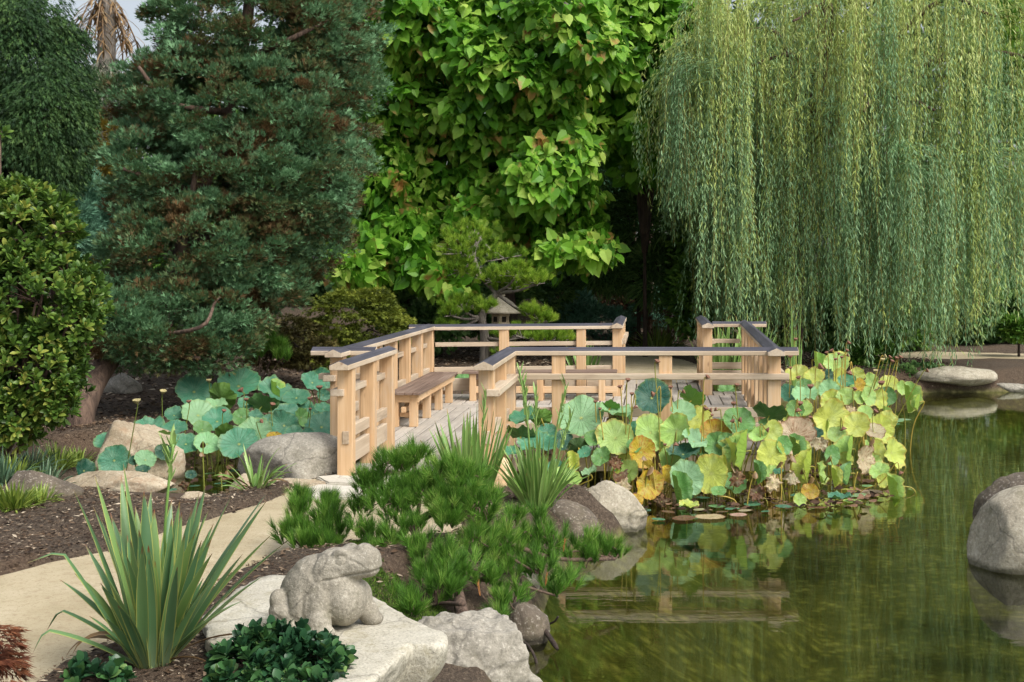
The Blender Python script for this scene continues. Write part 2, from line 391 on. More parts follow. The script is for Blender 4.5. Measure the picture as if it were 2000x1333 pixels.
m_cedar = wood_mat('cedar_post', [(0.3, (172, 132, 94)), (0.48, (204, 169, 128)), (0.7, (224, 196, 160))], stain=((192, 176, 156), 0.6))
m_rail = wood_mat('cedar_rail', [(0.3, (158, 138, 114)), (0.48, (190, 172, 148)), (0.7, (210, 197, 177))], stain=((142, 122, 104), 0.6))
m_captop = wood_mat('weathered_cap', [(0.3, (46, 45, 52)), (0.5, (64, 64, 73)), (0.7, (92, 92, 102))], grain=1.3, bmp=0.5)
m_deck = wood_mat('weathered_deck', [(0.3, (150, 142, 132)), (0.5, (178, 171, 160)), (0.7, (198, 192, 182))], grain=1.2, bmp=0.5, stain=((130, 122, 116), 0.5))
m_bench = wood_mat('weathered_bench', [(0.3, (88, 70, 60)), (0.5, (120, 100, 88)), (0.7, (152, 134, 120))], grain=1.2, bmp=0.5)

def beam(mb, p0, p1, wd, ht, mi=0, prof=None, topmi=None):
    """box (or profile) from p0 to p1; wd sideways, ht along local up, p on the bottom centre line"""
    p0 = Vector(p0); p1 = Vector(p1); d = (p1-p0); L = d.length; d.normalize()
    up = Vector((0, 0, 1)) if abs(d.z) < 0.9 else Vector((0, -1, 0))
    s = d.cross(up).normalized(); u = s.cross(d).normalized()
    if prof is None: prof = [(-wd/2, 0), (wd/2, 0), (wd/2, ht), (-wd/2, ht)]
    k = len(prof); V = []; A = []; o = rng.random(3)*20
    for q, pp in ((0, p0), (L, p1)):
        for a, b in prof: V.append(pp+s*a+u*b); A.append((q+o[0], a+o[1], b+o[2]))
    Fc = [tuple(range(k)), tuple(range(2*k-1, k-1, -1))]; M = [mi, mi]
    for i in range(k): Fc.append((i, i+k, (i+1) % k+k, (i+1) % k))
    if topmi is None: mb.add(V, Fc, mi, bc=A)
    else:
        mb.add(V, [], mi, bc=A); base = mb.n-len(V)
        for j, q in enumerate(Fc):
            mb.f.append([x+base for x in q]); mb.mi.append(topmi if j-2 in (2, 3) and j >= 2 else mi)
def bev(o, wd=0.004):
    b = o.modifiers.new('bevel', 'BEVEL'); b.width = wd; b.segments = 1; b.limit_method = 'ANGLE'; return o
CAP = [(-0.078, 0), (0.078, 0), (0.078, 0.040), (0, 0.076), (-0.078, 0.040)]
bridge = empty('footbridge', (-0.8, 12.3, 0))
tag(bridge, 'zigzag timber footbridge and deck with pale cedar railings and grey caps over the lotus pond', 'footbridge')
BO = Vector((-0.8, 12.3, 0))
def fin(mb, name, mat, parent=bridge, o=BO, wd=0.004):
    x = mb.build(name, mat, parent, origin=tuple(o)); x.location = Vector(x.location)-Vector(parent.location); return bev(x, wd)
# inset coordinates slightly so that nothing is coplanar
def cap(p0, p1, z=0.888):
    mb = MB(); beam(mb, (p0[0], p0[1], z), (p1[0], p1[1], z), 0, 0, 0, CAP, topmi=1); fin(mb, 'top_rail', [m_rail, m_captop])
def post(x, y, z0=-0.02, w=0.122, d=0.122, peg=None, z1=0.886, nm='post'):
    mb = MB(); o = rng.random(3)*20
    V = [(x+a*w/2, y+b*d/2, c) for c in (z0, z1) for a, b in ((-1, -1), (1, -1), (1, 1), (-1, 1))]
    mb.add(V, [(3, 2, 1, 0), (4, 5, 6, 7), (0, 1, 5, 4), (1, 2, 6, 5), (2, 3, 7, 6), (3, 0, 4, 7)], bc=[(q[2]+o[0], q[0]+o[1], q[1]+o[2]) for q in V])
    ob = mb.build(nm, m_cedar, bridge, origin=(x, y, 0)); ob.location = Vector((x, y, 0))-BO; bev(ob)
    if peg:
        pb = MB(); px, pz = peg; beam(pb, (px, y-d/2-0.012, pz), (px, y-d/2+0.02, pz), 0.052, 0.105)
        po = pb.build('peg', m_rail, ob, origin=(x, y, 0)); po.location = (0, 0, 0); bev(po, 0.003)
def board(p0, p1, z0, z1, w, nm='lower_rail', mat=None):
    mb = MB(); beam(mb, (p0[0], p0[1], z0), (p1[0], p1[1], z0), w, z1-z0); fin(mb, nm, mat or m_rail)
def mid(p0, p1): board(p0, p1, 0.668, 0.722, 0.105, 'middle_rail')
# walkway, left and right railing
cap((-2.46, 10.50), (-2.46, 12.52)); cap((-1.315, 10.48), (-1.315, 12.38))
for i, y in enumerate((10.76, 11.60, 12.42)):
    post(-2.46, y, peg=(-2.45, 0.28) if i == 0 else None); 
for i, y in enumerate((10.76, 11.62)): post(-1.325, y, peg=(-1.31, 0.28) if i == 0 else None)
mid((-2.515, 10.66), (-2.515, 12.5)); mid((-1.262, 10.64), (-1.262, 12.22))
for x in (-2.46, -1.32):
    for a, b in ((10.824, 11.535), (11.665, 12.30)):
        board((x, a), (x, b), 0.315, 0.405, 0.05); board((x, a), (x, b), 0.10, 0.26, 0.05)
# near long railing
cap((-1.335, 12.30), (1.36, 12.30)); cap((-3.13, 12.32), (-2.535, 12.32))
for x in (-1.31, -0.85, 0.135, 1.135): post(x, 12.30, z0=-0.62)
mid((-1.20, 12.245), (1.27, 12.245)); mid((-3.05, 12.27), (-2.58, 12.27))
for a, b in ((-1.248, -0.912), (-0.788, 0.073), (0.197, 1.073)):
    board((a, 12.3), (b, 12.3), 0.315, 0.405, 0.05); board((a, 12.3), (b, 12.3), 0.10, 0.26, 0.05)
# left long railing
cap((-2.84, 11.90), (-2.84, 17.06), 0.892)
for i in range(7): post(-2.85, 12.14+i*0.825, z0=-0.6)
mid((-2.905, 12.0), (-2.905, 17.0))
for i in range(6):
    a = 12.205+i*0.825; board((-2.85, a), (-2.85, a+0.695), 0.315, 0.405, 0.05); board((-2.85, a), (-2.85, a+0.695), 0.10, 0.26, 0.05)
# back railing left of the exit
def bl(x): return 17.10+(x+2.84)*0.16
cap((-3.10, bl(-3.1)), (-0.50, bl(-0.5)), 0.884)
bx_ = [-1.90, -0.91, -0.44]
for x in bx_: post(x, bl(x))
mid((-2.78, bl(-2.78)+0.05), (-0.38, bl(-0.38)+0.05))
pv = -2.85
for x in bx_:
    a, b = pv+0.064, x-0.064
    board((a, bl(a)), (b, bl(b)), 0.315, 0.405, 0.05); board((a, bl(a)), (b, bl(b)), 0.10, 0.26, 0.05); pv = x
cap((-0.44, 17.36), (-0.44, 19.95), 0.892); cap((0.75, 17.42), (0.75, 19.95), 0.892)
for x in (-0.44, 0.75):
    for y in ((18.3, 19.1, 19.8) if x < 0 else (17.62, 18.4, 19.1, 19.8)): post(x, y)
    mid((x+(0.055 if x < 0 else 0.055), 17.7), (x+0.055, 19.9)); board((x, 17.7), (x, 19.75), 0.10, 0.26, 0.05)
# right part
cap((0.83, 18.0), (1.56, 18.0), 0.884); mid((0.86, 17.97), (1.2, 17.97)); board((0.83, 18.0), (1.24, 18.0), 0.315, 0.405, 0.05); board((0.83, 18.0), (1.24, 18.0), 0.10, 0.30, 0.05)
rx = lambda y: 1.14+(y-12.1)*0.0235
cap((rx(12.06), 12.06), (rx(18.3), 18.3), 0.893)
for i in range(1, 8): post(rx(12.3+i*0.775), 12.3+i*0.775, z0=-0.6)
mid((rx(12.4)+0.055, 12.38), (rx(18)+0.055, 18.1))
board((rx(12.36), 12.37), (rx(17.6), 17.6), 0.11, 0.25, 0.04)
# decks
def planks(x0, x1, y0, y1, along='y', wd=0.138, gap=0.016, z=0.0, seed=0):
    mb = MB(); r = np.random.default_rng(seed)
    if along == 'y':
        n_ = int(round((x1-x0)/(wd+gap)))
        for i in range(n_):
            cx = x0+(i+0.5)*(x1-x0)/n_; dz = r.random()*0.004
            beam(mb, (cx, y0+r.random()*0.01, z-0.04+dz), (cx, y1-r.random()*0.01, z-0.04+dz), (x1-x0)/n_-gap, 0.04)
    else:
        n_ = int(round((y1-y0)/(wd+gap)))
        for i in range(n_):
            cy = y0+(i+0.5)*(y1-y0)/n_; beam(mb, (x0, cy, z-0.04), (x1, cy, z-0.04), (y1-y0)/n_-gap, 0.04)
    fin(mb, 'deck', m_deck, wd=0.003)
planks(-2.56, -1.22, 10.60, 12.05, seed=1); planks(-2.93, -1.22, 12.06, 12.36, 'x'); planks(-2.95, 1.30, 12.37, 16.05, seed=2); planks(-2.95, 1.30, 16.06, 16.36, 'x')
planks(-2.95, 1.36, 16.37, 17.55, seed=3); planks(-0.5, 0.82, 17.56, 17.86, 'x'); planks(-0.5, 0.82, 17.87, 20.3, seed=4); planks(0.83, 1.4, 17.56, 18.1, seed=5)
planks(-2.95, -0.51, 17.56, 17.75, 'x')
def joist(p0, p1, z0=-0.20, z1=-0.045, w=0.06, nm='joist'): board(p0, p1, z0, z1, w, nm, m_rail)
joist((-1.24, 12.42), (1.28, 12.42)); joist((-2.93, 12.14), (-2.93, 17.7)); joist((1.27, 12.46), (1.33, 18.0)); joist((-2.5, 10.64), (-2.5, 12.36)); joist((-1.27, 10.64), (-1.27, 12.38))
joist((-2.9, 17.7), (-0.48, 17.7)); joist((-0.46, 17.76), (-0.46, 20.2)); joist((0.78, 17.8), (0.78, 20.2)); joist((-0.9, 14.2), (1.2, 14.2)); joist((-0.9, 16), (1.2, 16))
for x, y in ((-0.9, 14.2), (0.2, 14.2), (-0.9, 16), (0.2, 16), (-2.5, 14.2), (-1.6, 16.0)):
    post(x, y, z0=-1.0, z1=-0.21, w=0.14, d=0.14, nm='pile')

# benches
def bench(lbl, horiz):
    t = empty('bench', (-2.6, 15.5, 0) if not horiz else (-1.4, 17.0, 0)); tag(t, lbl, 'bench'); o = Vector(t.location)
    def f(mb, name, mat): x = mb.build(name, mat, t, origin=tuple(o)); x.location = (0, 0, 0); bev(x, 0.003)
    mb = MB()
    if not horiz:
        for i in range(4): beam(mb, (-2.735+i*0.087, 14.05, 0.345), (-2.735+i*0.087, 16.78, 0.345), 0.079, 0.028)
        f(mb, 'seat', m_bench); mb = MB(); beam(mb, (-2.475, 14.12, 0.27), (-2.475, 16.7, 0.27), 0.03, 0.073); beam(mb, (-2.72, 14.14, 0.262), (-2.46, 14.14, 0.262), 0.05, 0.080); f(mb, 'apron', m_cedar)
        for y in (14.20, 15.02, 15.85, 16.66):
            for x in (-2.52, -2.72): mb = MB(); beam(mb, (x, y, 0.002), (x, y, 0.343), 0.085, 0.085); f(mb, 'leg', m_cedar)
            mb = MB(); beam(mb, (-2.678, y, 0.10), (-2.562, y, 0.10), 0.045, 0.05); f(mb, 'stretcher', m_cedar)
        mb = MB(); beam(mb, (-2.62, 14.1, 0.155), (-2.62, 16.7, 0.155), 0.05, 0.06); f(mb, 'stretcher', m_cedar)
    else:
        for i in range(4): beam(mb, (-2.385, 16.82+i*0.087, 0.345), (-0.43, 16.90+i*0.087, 0.345), 0.079, 0.028)
        f(mb, 'seat', m_bench); mb = MB(); beam(mb, (-2.3, 16.845, 0.27), (-0.5, 16.92, 0.27), 0.03, 0.073); f(mb, 'apron', m_bench)
        for x in (-2.25, -1.40, -0.62):
            for y in (16.90, 17.08): mb = MB(); beam(mb, (x, y, 0.002), (x, y, 0.343), 0.08, 0.085); f(mb, 'leg', m_cedar)
        mb = MB(); beam(mb, (-2.3, 16.86, 0.10), (-0.42, 16.86, 0.10), 0.03, 0.085); f(mb, 'stretcher', m_cedar)
bench('dark slatted timber bench running into the distance along the left railing', False)
bench('dark slatted timber bench seen end to end along the back railing', True)

# ---------------------------------------------------------------- rocks
m_granite = stone_mat('granite', [(0.3, (128, 120, 104)), (0.5, (164, 156, 138)), (0.7, (190, 184, 168))], 50, (104, 100, 74))
m_tan = stone_mat('tan_stone', [(0.3, (138, 122, 98)), (0.5, (172, 158, 134)), (0.7, (200, 190, 168))], 60, (150, 120, 92))
m_grey = stone_mat('grey_stone', [(0.3, (110, 106, 97)), (0.5, (150, 145, 133)), (0.7, (184, 179, 166))], 60, (92, 88, 70))
m_dark = stone_mat('dark_stone', [(0.3, (66, 58, 50)), (0.5, (98, 88, 76)), (0.7, (134, 122, 106))], 50, (84, 78, 56))
m_pale = stone_mat('pale_stone', [(0.3, (154, 148, 130)), (0.5, (184, 179, 163)), (0.7, (204, 200, 186))], 90, (150, 142, 112), fine=0.45)
m_ochre = stone_mat('ochre_stone', [(0.3, (196, 150, 96)), (0.5, (220, 190, 148)), (0.7, (236, 222, 196))], 40, (170, 150, 110))
m_frog = stone_mat('carved_stone', [(0.3, (112, 107, 94)), (0.48, (146, 140, 126)), (0.68, (176, 170, 156))], 75, (100, 98, 76), st=0.8, fine=0.35)

def rock(label, c, r, mat, seed, rz=0.0, sub=5, planes=9, pl=(0.62, 0.95), amp=0.06, flat=0, name='rock', cat='rock', nf=2.4, group=None, shear=0.0):
    bm = bmesh.new(); bmesh.ops.create_icosphere(bm, subdivisions=sub, radius=1.0)
    v = np.array([q.co for q in bm.verts]); g = np.random.default_rng(seed)
    nn = nrm(g.normal(size=(planes, 3))); dd = g.uniform(pl[0], pl[1], planes)
    if flat: nn = np.concatenate([nn, [[0.05, -0.08, 1]]]); dd = np.append(dd, flat)
    v = v/np.max(np.concatenate([np.ones((len(v), 1))*0.98, (v@nrm(nn).T)/dd[None, :]], 1), 1, keepdims=True)
    mx_ = v.max(0); mn_ = v.min(0); v = (v-(mx_+mn_)/2)/((mx_-mn_)/2)
    d = nrm(v)
    R = np.array(r); v[:, 2] = v[:, 2]-shear*v[:, 0]*(v[:, 2] > 0)*np.minimum(1, v[:, 2]*2)
    v = v*(1+amp*fbm(d*nf+seed, 5, seed)[:, None]+0.35*amp*fbm(d*9+seed, 3, seed+5)[:, None])
    v = v*R
    cz, sz = cos(rz), sin(rz); v = np.stack([v[:, 0]*cz-v[:, 1]*sz, v[:, 0]*sz+v[:, 1]*cz, v[:, 2]], 1)
    v = v+0.012*np.mean(R)*fbm(v*14/np.mean(R)**0.5, 3, seed+3)[:, None]*d
    for q, x in zip(bm.verts, v): q.co = x
    me = bpy.data.meshes.new(name); bm.to_mesh(me); bm.free(); me.polygons.foreach_set('use_smooth', [True]*len(me.polygons))
    o = link(name, me, mat); o.location = c; tag(o, label, cat, group); return o
def rockpx(label, x0, x1, yt, yb, Y, mat, seed, dep=0.8, bury=0.35, **kw):
    """extent measured in the photograph, at distance Y: width, top and base, partly buried"""
    a = P(x0, yt, Y); b = P(x1, yb, Y); wdt = b.x-a.x; h = a.z-b.z
    rz_ = h*(1+bury)/2*1.06; return rock(label, ((a.x+b.x)/2, Y+wdt*dep*0.32, a.z-rz_*0.97), (wdt/2*1.07, wdt*dep/2, rz_), mat, seed, **kw)

rockpx('big grey granite boulder beside the left front post of the footbridge', 462, 660, 850, 968, 10.75, m_grey, 3, dep=0.75, rz=0.2)
rockpx('long sloping tan boulder behind the round lotus leaves at the left pond edge', 158, 345, 828, 965, 12.6, m_tan, 8, dep=0.9)
rockpx('brown-grey rock among grass tufts at the left edge of the garden', -25, 135, 925, 1015, 9.4, m_dark, 14, dep=0.9)
rockpx('pale flat stone kerb along the near edge of the left lotus pool', 95, 330, 925, 972, 11.4, m_tan, 21, dep=0.35, rz=-0.12)
rockpx('small pale stone at the left foot of the big grey boulder', 445, 500, 928, 972, 10.6, m_tan, 23)
rockpx('low pinkish stone lying in front of the big grey boulder', 485, 640, 938, 962, 10.35, m_tan, 24, dep=0.3)
rockpx('small reddish stone between the flax and the left lotus pool', 335, 402, 965, 995, 10.6, m_tan, 25)
rockpx('grey rock lying on mulch beneath the blue conifer', 200, 268, 730, 780, 16.2, m_grey, 31)
rockpx('tan triangular boulder standing at the pond edge in front of the lotus bed', 1126, 1262, 948, 1046, 10.05, m_granite, 42, dep=0.55, pl=(0.6, 0.9), planes=11, shear=0.42)
rockpx('ochre streaked boulder under the right front post of the footbridge', 945, 1006, 896, 996, 10.25, m_ochre, 47, dep=0.9)
rockpx('white speckled stone beside the irises right of the ochre boulder', 985, 1048, 968, 1012, 9.9, m_pale, 52)
rockpx('small flat white stone below the ochre boulder', 946, 992, 988, 1012, 9.7, m_pale, 55)
rockpx('grey rock slope between the irises and the tan triangular boulder', 1010, 1165, 985, 1075, 9.6, m_dark, 58, dep=0.9)
rockpx('pale round stone behind the trunk of the small pine', 812, 905, 1030, 1090, 8.4, m_tan, 61)
rockpx('pale stone in the shade under the pine near the shore', 970, 1050, 1100, 1160, 7.9, m_grey, 66)
rockpx('small white stone beneath the middle of the pine', 855, 905, 1085, 1122, 7.9, m_pale, 69)
rockpx('long rough grey boulder sloping into the pond at the bottom of the picture', 775, 1045, 1232, 1430, 6.3, m_grey, 73, dep=0.9, bury=0.15, pl=(0.5, 0.8), planes=14, flat=0.55, amp=0.14, nf=3.4, sub=6)
rockpx('dark wet rock with roots at the pond edge below the pine', 985, 1068, 1180, 1262, 7.1, m_dark, 78, dep=1.0)
rockpx('large rounded pale grey boulder at the right edge of the pond', 1918, 2170, 962, 1112, 8.75, m_granite, 83, dep=0.8, pl=(0.8, 0.98), amp=0.04, bury=0.55)
rockpx('darker rock resting behind the rounded boulder at the right edge', 1926, 2210, 928, 1040, 9.6, m_dark, 88, dep=0.7, pl=(0.75, 0.95), bury=0.5)
rockpx('flat overhanging pale rock on the far bank under the willow', 1795, 1952, 718, 752, 21.0, m_granite, 91, dep=0.8, bury=0.15)
rockpx('low rock at the waterline right of the flat overhanging rock', 1925, 2050, 742, 775, 21.3, m_grey, 95, dep=0.6)
rockpx('long low dark rock at the waterline beneath the flat overhanging rock', 1735, 1905, 744, 776, 21.7, m_dark, 97, dep=0.4)
rockpx('pinkish rock behind the path at the far right', 1960, 2050, 600, 690, 29, m_tan, 99)
rockpx('tan rock lit behind the stone lantern in the shade', 1005, 1065, 585, 640, 25, m_dark, 101)
rockpx('dark rounded rock left of the dome maple beyond the deck', 1090, 1160, 655, 700, 26, m_dark, 103)
# stepping slabs at the bridge
def slab(label, pts, z0, z1, mat, name, cat, seed=0, amp=0.012, n_=0):
    g = MB(); bm = bmesh.new()
    vs = [bm.verts.new((x, y, z1)) for x, y in pts]; f = bm.faces.new(vs)
    if f.normal.z < 0: f.normal_flip()
    r = bmesh.ops.extrude_face_region(bm, geom=[f]); nv = [q for q in r['geom'] if isinstance(q, bmesh.types.BMVert)]
    for q in nv: q.co.z = z0
    bmesh.ops.recalc_face_normals(bm, faces=bm.faces)
    bmesh.ops.triangulate(bm, faces=[q for q in bm.faces if len(q.verts) > 4])
    bmesh.ops.bevel(bm, geom=[e for e in bm.edges if e.calc_face_angle(0) > 0.6], offset=0.012, segments=2, affect='EDGES')
    for q in range(3): bmesh.ops.subdivide_edges(bm, edges=[e for e in bm.edges if e.calc_length() > 0.06], cuts=1, use_grid_fill=True)
    V = np.array([q.co for q in bm.verts]); dn = fbm(V*6+seed, 4, seed)*amp
    for q, d in zip(bm.verts, dn): q.co.z += d
    me = bpy.data.meshes.new(name); bm.to_mesh(me); bm.free()
    return tag(link(name, me, mat), label, cat)
m_step = stone_mat('step_stone', [(0.3, (176, 168, 152)), (0.5, (200, 194, 180)), (0.7, (216, 212, 200))], 90, fine=0.2, st=0.3)
slab('pale stepping slab touching the first boards of the footbridge', gp([(617, 938), (700, 931), (790, 934), (800, 950), (700, 952), (640, 950)]), -0.08, 0.03, m_step, 'stone_slab', 'stepping stone', 1)
slab('pale irregular stepping slab in front of the first slab on the sandy path', gp([(575, 966), (620, 951), (720, 955), (800, 954), (810, 972), (700, 978), (610, 976)]), -0.08, 0.02, m_step, 'stone_slab', 'stepping stone', 2)

# ---------------------------------------------------------------- carved frog on its slab
def frogslab():
    top = [(395, 1205), (470, 1150), (560, 1128), (700, 1155), (800, 1205), (868, 1236), (862, 1256), (806, 1258), (790, 1268), (740, 1312), (700, 1335), (600, 1360), (480, 1330), (420, 1260)]
    zt = 0.13; pts = [G(a, b, zt-0.0) for a, b in top]; bm = bmesh.new(); C0 = sum(pts, Vector())/len(pts)
    rings = []
    for k, (s, z, j) in enumerate(((0.0, zt, 0), (0.35, zt, 0), (0.7, zt, 0), (0.95, zt, 0), (1.0, zt-0.012, .01), (1.0, zt-0.05, .02), (0.95, zt-0.10, .03), (0.84, zt-0.18, .04), (0.70, zt-0.30, .04))):
        sp_ = spline(pts+[pts[0]], 7)[:-1]; ring = []
        for i, p in enumerate(sp_):
            q = C0+(Vector(p)-C0)*s; q.z = z; ring.append(q)
        rings.append(ring)
    V = [tuple(rings[0][0])]; Fc = []; m = len(rings[1])
    for r in rings[1:]: V += [tuple(q) for q in r]
    for i in range(m): Fc.append((0, 1+i, 1+(i+1) % m))
    for k in range(len(rings)-2):
        for i in range(m): Fc.append((1+k*m+i, 1+(k+1)*m+i, 1+(k+1)*m+(i+1) % m, 1+k*m+(i+1) % m))
    me = bpy.data.meshes.new('rock_slab'); me.from_pydata(V, [], Fc); me.update(); bm.from_mesh(me); bmesh.ops.recalc_face_normals(bm, faces=bm.faces)
    for q in range(2): bmesh.ops.subdivide_edges(bm, edges=bm.edges[:], cuts=1, use_grid_fill=True, smooth=0.0)
    W = np.array([q.co for q in bm.verts]); nn = fbm(W*3.0, 5, 4); n2 = fbm(W*11, 4, 8)
    bm.normal_update()
    for q, a, b2 in zip(bm.verts, nn, n2):
        up = abs(q.normal.z); q.co += q.normal*(a*(0.010 if up > .7 else 0.05)+b2*(0.004 if up > .7 else 0.018))
        q.co.z += (q.co.y-5.7)*0.02
    bm.to_mesh(me); bm.free(); me.polygons.foreach_set('use_smooth', [True]*len(me.polygons))
    return tag(link('rock_slab', me, m_pale), 'broad flat pale stone slab under the carved frog, with a pointed right end', 'rock')
frogslab()

def frog():
    # measured in picture units around the feet: x right, y up, z towards the viewer; 448 units = 1 m
    E = []
    def el(x, y, z, rx_, ry_, rz_, rot=0.0): E.append((x, y, z, rx_, ry_, rz_, rot))
    el(-30, 82, 0, 76, 56, 62, 0.38); el(-62, 50, 0, 44, 46, 60, 0.1); el(-10, 55, 0, 60, 52, 56); el(28, 62, 0, 46, 56, 52, 0.1)
    el(-38, 116, 0, 44, 26, 42, 0.3); el(0, 118, 0, 46, 34, 50, 0.25)
    for q in np.linspace(0, 1, 11):
        el(8+q*78, 124+q*9, 0, 34-13*q, 34-4*q, 46-16*q)      # wedge of the head
        el(8+q*24, 112-q*48, 0, 42, 30+8*q, 48)                 # neck into chest
    el(70, 156, 0, 20, 13, 19, 0.2); el(90, 124, 0, 15, 17, 27)
    el(32, 152, 26, 18, 11, 11, 0.2); el(32, 152, -26, 18, 11, 11, 0.2)
    for s in (1, -1):
        el(-90, 62, s*46, 18, 22, 19, 0.1); el(-72, 36, s*54, 36, 22, 20, -0.3); el(-74, 17, s*58, 34, 15, 20, 0.0)   # hind leg
        el(-36, 55, s*48, 34, 38, 22, 0.5)
    el(-8, 52, 46, 26, 40, 24, -0.3); el(0, 24, 60, 26, 26, 23, -0.2); el(6, 8, 68, 32, 17, 22, 0.0)   # near front leg
    el(52, 52, -34, 24, 38, 24, 0.05); el(66, 26, -38, 22, 28, 20, 0.3); el(74, 12, -40, 24, 15, 20)
    bm = bmesh.new()
    for x, y, z, a, b, c, r in E:
        M = Matrix.Translation((x, -z, y)) @ Matrix.Rotation(-r, 4, 'Y') @ Matrix.Diagonal((a, c, b, 1))
        bmesh.ops.create_icosphere(bm, subdivisions=4, radius=1.0, matrix=M)
    me = bpy.data.meshes.new('tmp'); bm.to_mesh(me); bm.free(); o = bpy.data.objects.new('tmp', me); COL.objects.link(o)
    r = o.modifiers.new('r', 'REMESH'); r.mode = 'VOXEL'; r.voxel_size = 2.0; s = o.modifiers.new('s', 'SMOOTH'); s.factor = 0.6; s.iterations = 16
    dg = bpy.context.evaluated_depsgraph_get(); me2 = bpy.data.meshes.new_from_object(o.evaluated_get(dg)); bpy.data.objects.remove(o)
    n_ = len(me2.vertices); V = np.empty(n_*3); me2.vertices.foreach_get('co', V); V = V.reshape(-1, 3); N = np.empty(n_*3); me2.vertices.foreach_get('normal', N); N = N.reshape(-1, 3)
    dsp = np.zeros(n_)
    def groove(pts, wdt, depth, side=0):
        d = np.full(n_, 1e9)
        for a, b in zip(pts[:-1], pts[1:]):
            a = np.array(a, float); b = np.array(b, float); e = b-a; q = V[:, [0, 2]]-a; t = np.clip((q@e)/(e@e), 0, 1); d = np.minimum(d, np.linalg.norm(q-t[:, None]*e, axis=1))
        m = np.exp(-(d/wdt)**2)
        return -depth*m
    dsp += groove([(4, 104), (22, 106), (50, 111), (78, 115), (115, 121)], 2.0, 4.2)
    dsp += groove([(10, 112), (30, 115), (60, 120), (112, 128)], 4.0, -0.9)
    dsp += groove([(54, 142), (64, 139), (78, 132)], 2.2, 2.2)                 # nostril fold
    dsp += groove([(-18, 140), (-22, 122), (-12, 104), (4, 98)], 4, 2.2)                     # behind the head
    dsp += groove([(-70, 72), (-60, 45), (-44, 24)], 4, 3.5)
    dsp += groove([(-30, 80), (-32, 40), (-26, 16)], 5, 3)
    side = np.abs(V[:, 1])
    e = np.exp(-(((V[:, 0]-36)/9)**2+((V[:, 2]-141)/7)**2)); e2 = np.exp(-((np.hypot((V[:, 0]-36)/11, (V[:, 2]-141)/9)-1)/0.22)**2)
    dsp += (2.2*e-1.6*e2)*(side > 16)
    dsp += 0.35*np.sin((V[:, 0]*0.7+V[:, 2]*0.6)*0.30+V[:, 1]*0.12)*sst(-10, -35, V[:, 0])*sst(60, 100, V[:, 2])
    V = V+N*(dsp+0.7*fbm(V/24, 2, 3)+0.30*fbm(V/5, 3, 6))[:, None]
    V[:, 2] = np.maximum(V[:, 2], -1.5+0.6*fbm(V/9, 2, 2))
    V = V/448.0; me2.vertices.foreach_set('co', V.ravel()); me2.polygons.foreach_set('use_smooth', [True]*len(me2.polygons)); me2.update(); me2.name = 'frog_statue'; me2.materials.clear()
    o = link('frog_statue', me2, m_frog); p = G(634, 1236, 0.135); o.location = (p.x, p.y+0.10, 0.128); o.rotation_euler = (0, 0, radians(-9)); o.scale = (0.97, 0.95, 1.0)
    tag(o, 'weathered carved stone frog sitting with raised head on the pale slab', 'statue')
frog()

# ---------------------------------------------------------------- leaf shapes
T_DIAM = ([(0, 0, 0), (0.5, 0.45, 0.10), (0, 1, 0), (-0.5, 0.45, 0.10)], [(0, 1, 2), (0, 2, 3)])
T_NEEDLE = ([(-0.5, 0, 0), (0.5, 0, 0), (0, 1, 0)], [(0, 1, 2)])
T_OVAL = ([(0, 0, 0), (0.20, 0.22, 0.05), (0.36, 0.50, 0.07), (0.36, 0.74, 0.03), (0.16, 0.93, -0.05), (0, 1, -0.09), (-0.16, 0.93, -0.05), (-0.36, 0.74, 0.03), (-0.36, 0.50, 0.07), (-0.20, 0.22, 0.05), (0, 0.5, 0.0), (0, 0.8, -0.04)], [(0, 1, 2, 10), (10, 2, 3, 11), (11, 3, 4, 5), (0, 10, 8, 9), (10, 11, 7, 8), (11, 5, 6, 7)])
T_HEART = ([(0, 0, 0), (0.30, -0.10, 0.08), (0.50, 0.16, 0.10), (0.40, 0.52, 0.04), (0, 1.0, -0.16), (-0.40, 0.52, 0.04), (-0.50, 0.16, 0.10), (-0.30, -0.10, 0.08), (0, 0.5, -0.05)],
           [(0, 1, 2, 8), (2, 3, 8), (3, 4, 8), (8, 4, 5), (8, 5, 6), (8, 6, 7, 0)])
T_SPRIG = ([(0, 0, 0), (0.10, 0.5, 0.03), (0, 1, 0), (-0.10, 0.5, 0.03), (0.42, 0.72, 0.12), (0.16, 0.30, 0), (-0.42, 0.72, 0.12), (-0.16, 0.30, 0), (0.25, 0.22, 0.05), (0.50, 0.34, 0.2), (-0.25, 0.22, 0.05), (-0.50, 0.34, 0.2)],
           [(0, 1, 2, 3), (0, 5, 4, 1), (0, 3, 6, 7), (0, 8, 9), (0, 11, 10)])
T_MAPLE = ([(0, 0, 0), (0.12, 0.42, 0), (0, 1, -0.08), (-0.12, 0.42, 0), (0.5, 0.72, -0.05), (0.22, 0.18, 0), (-0.5, 0.72, -0.05), (-0.22, 0.18, 0), (0.55, 0.2, -0.08), (-0.55, 0.2, -0.08)],
           [(0, 1, 2, 3), (0, 5, 4, 1), (0, 3, 6, 7), (0, 8, 5), (0, 7, 9)])

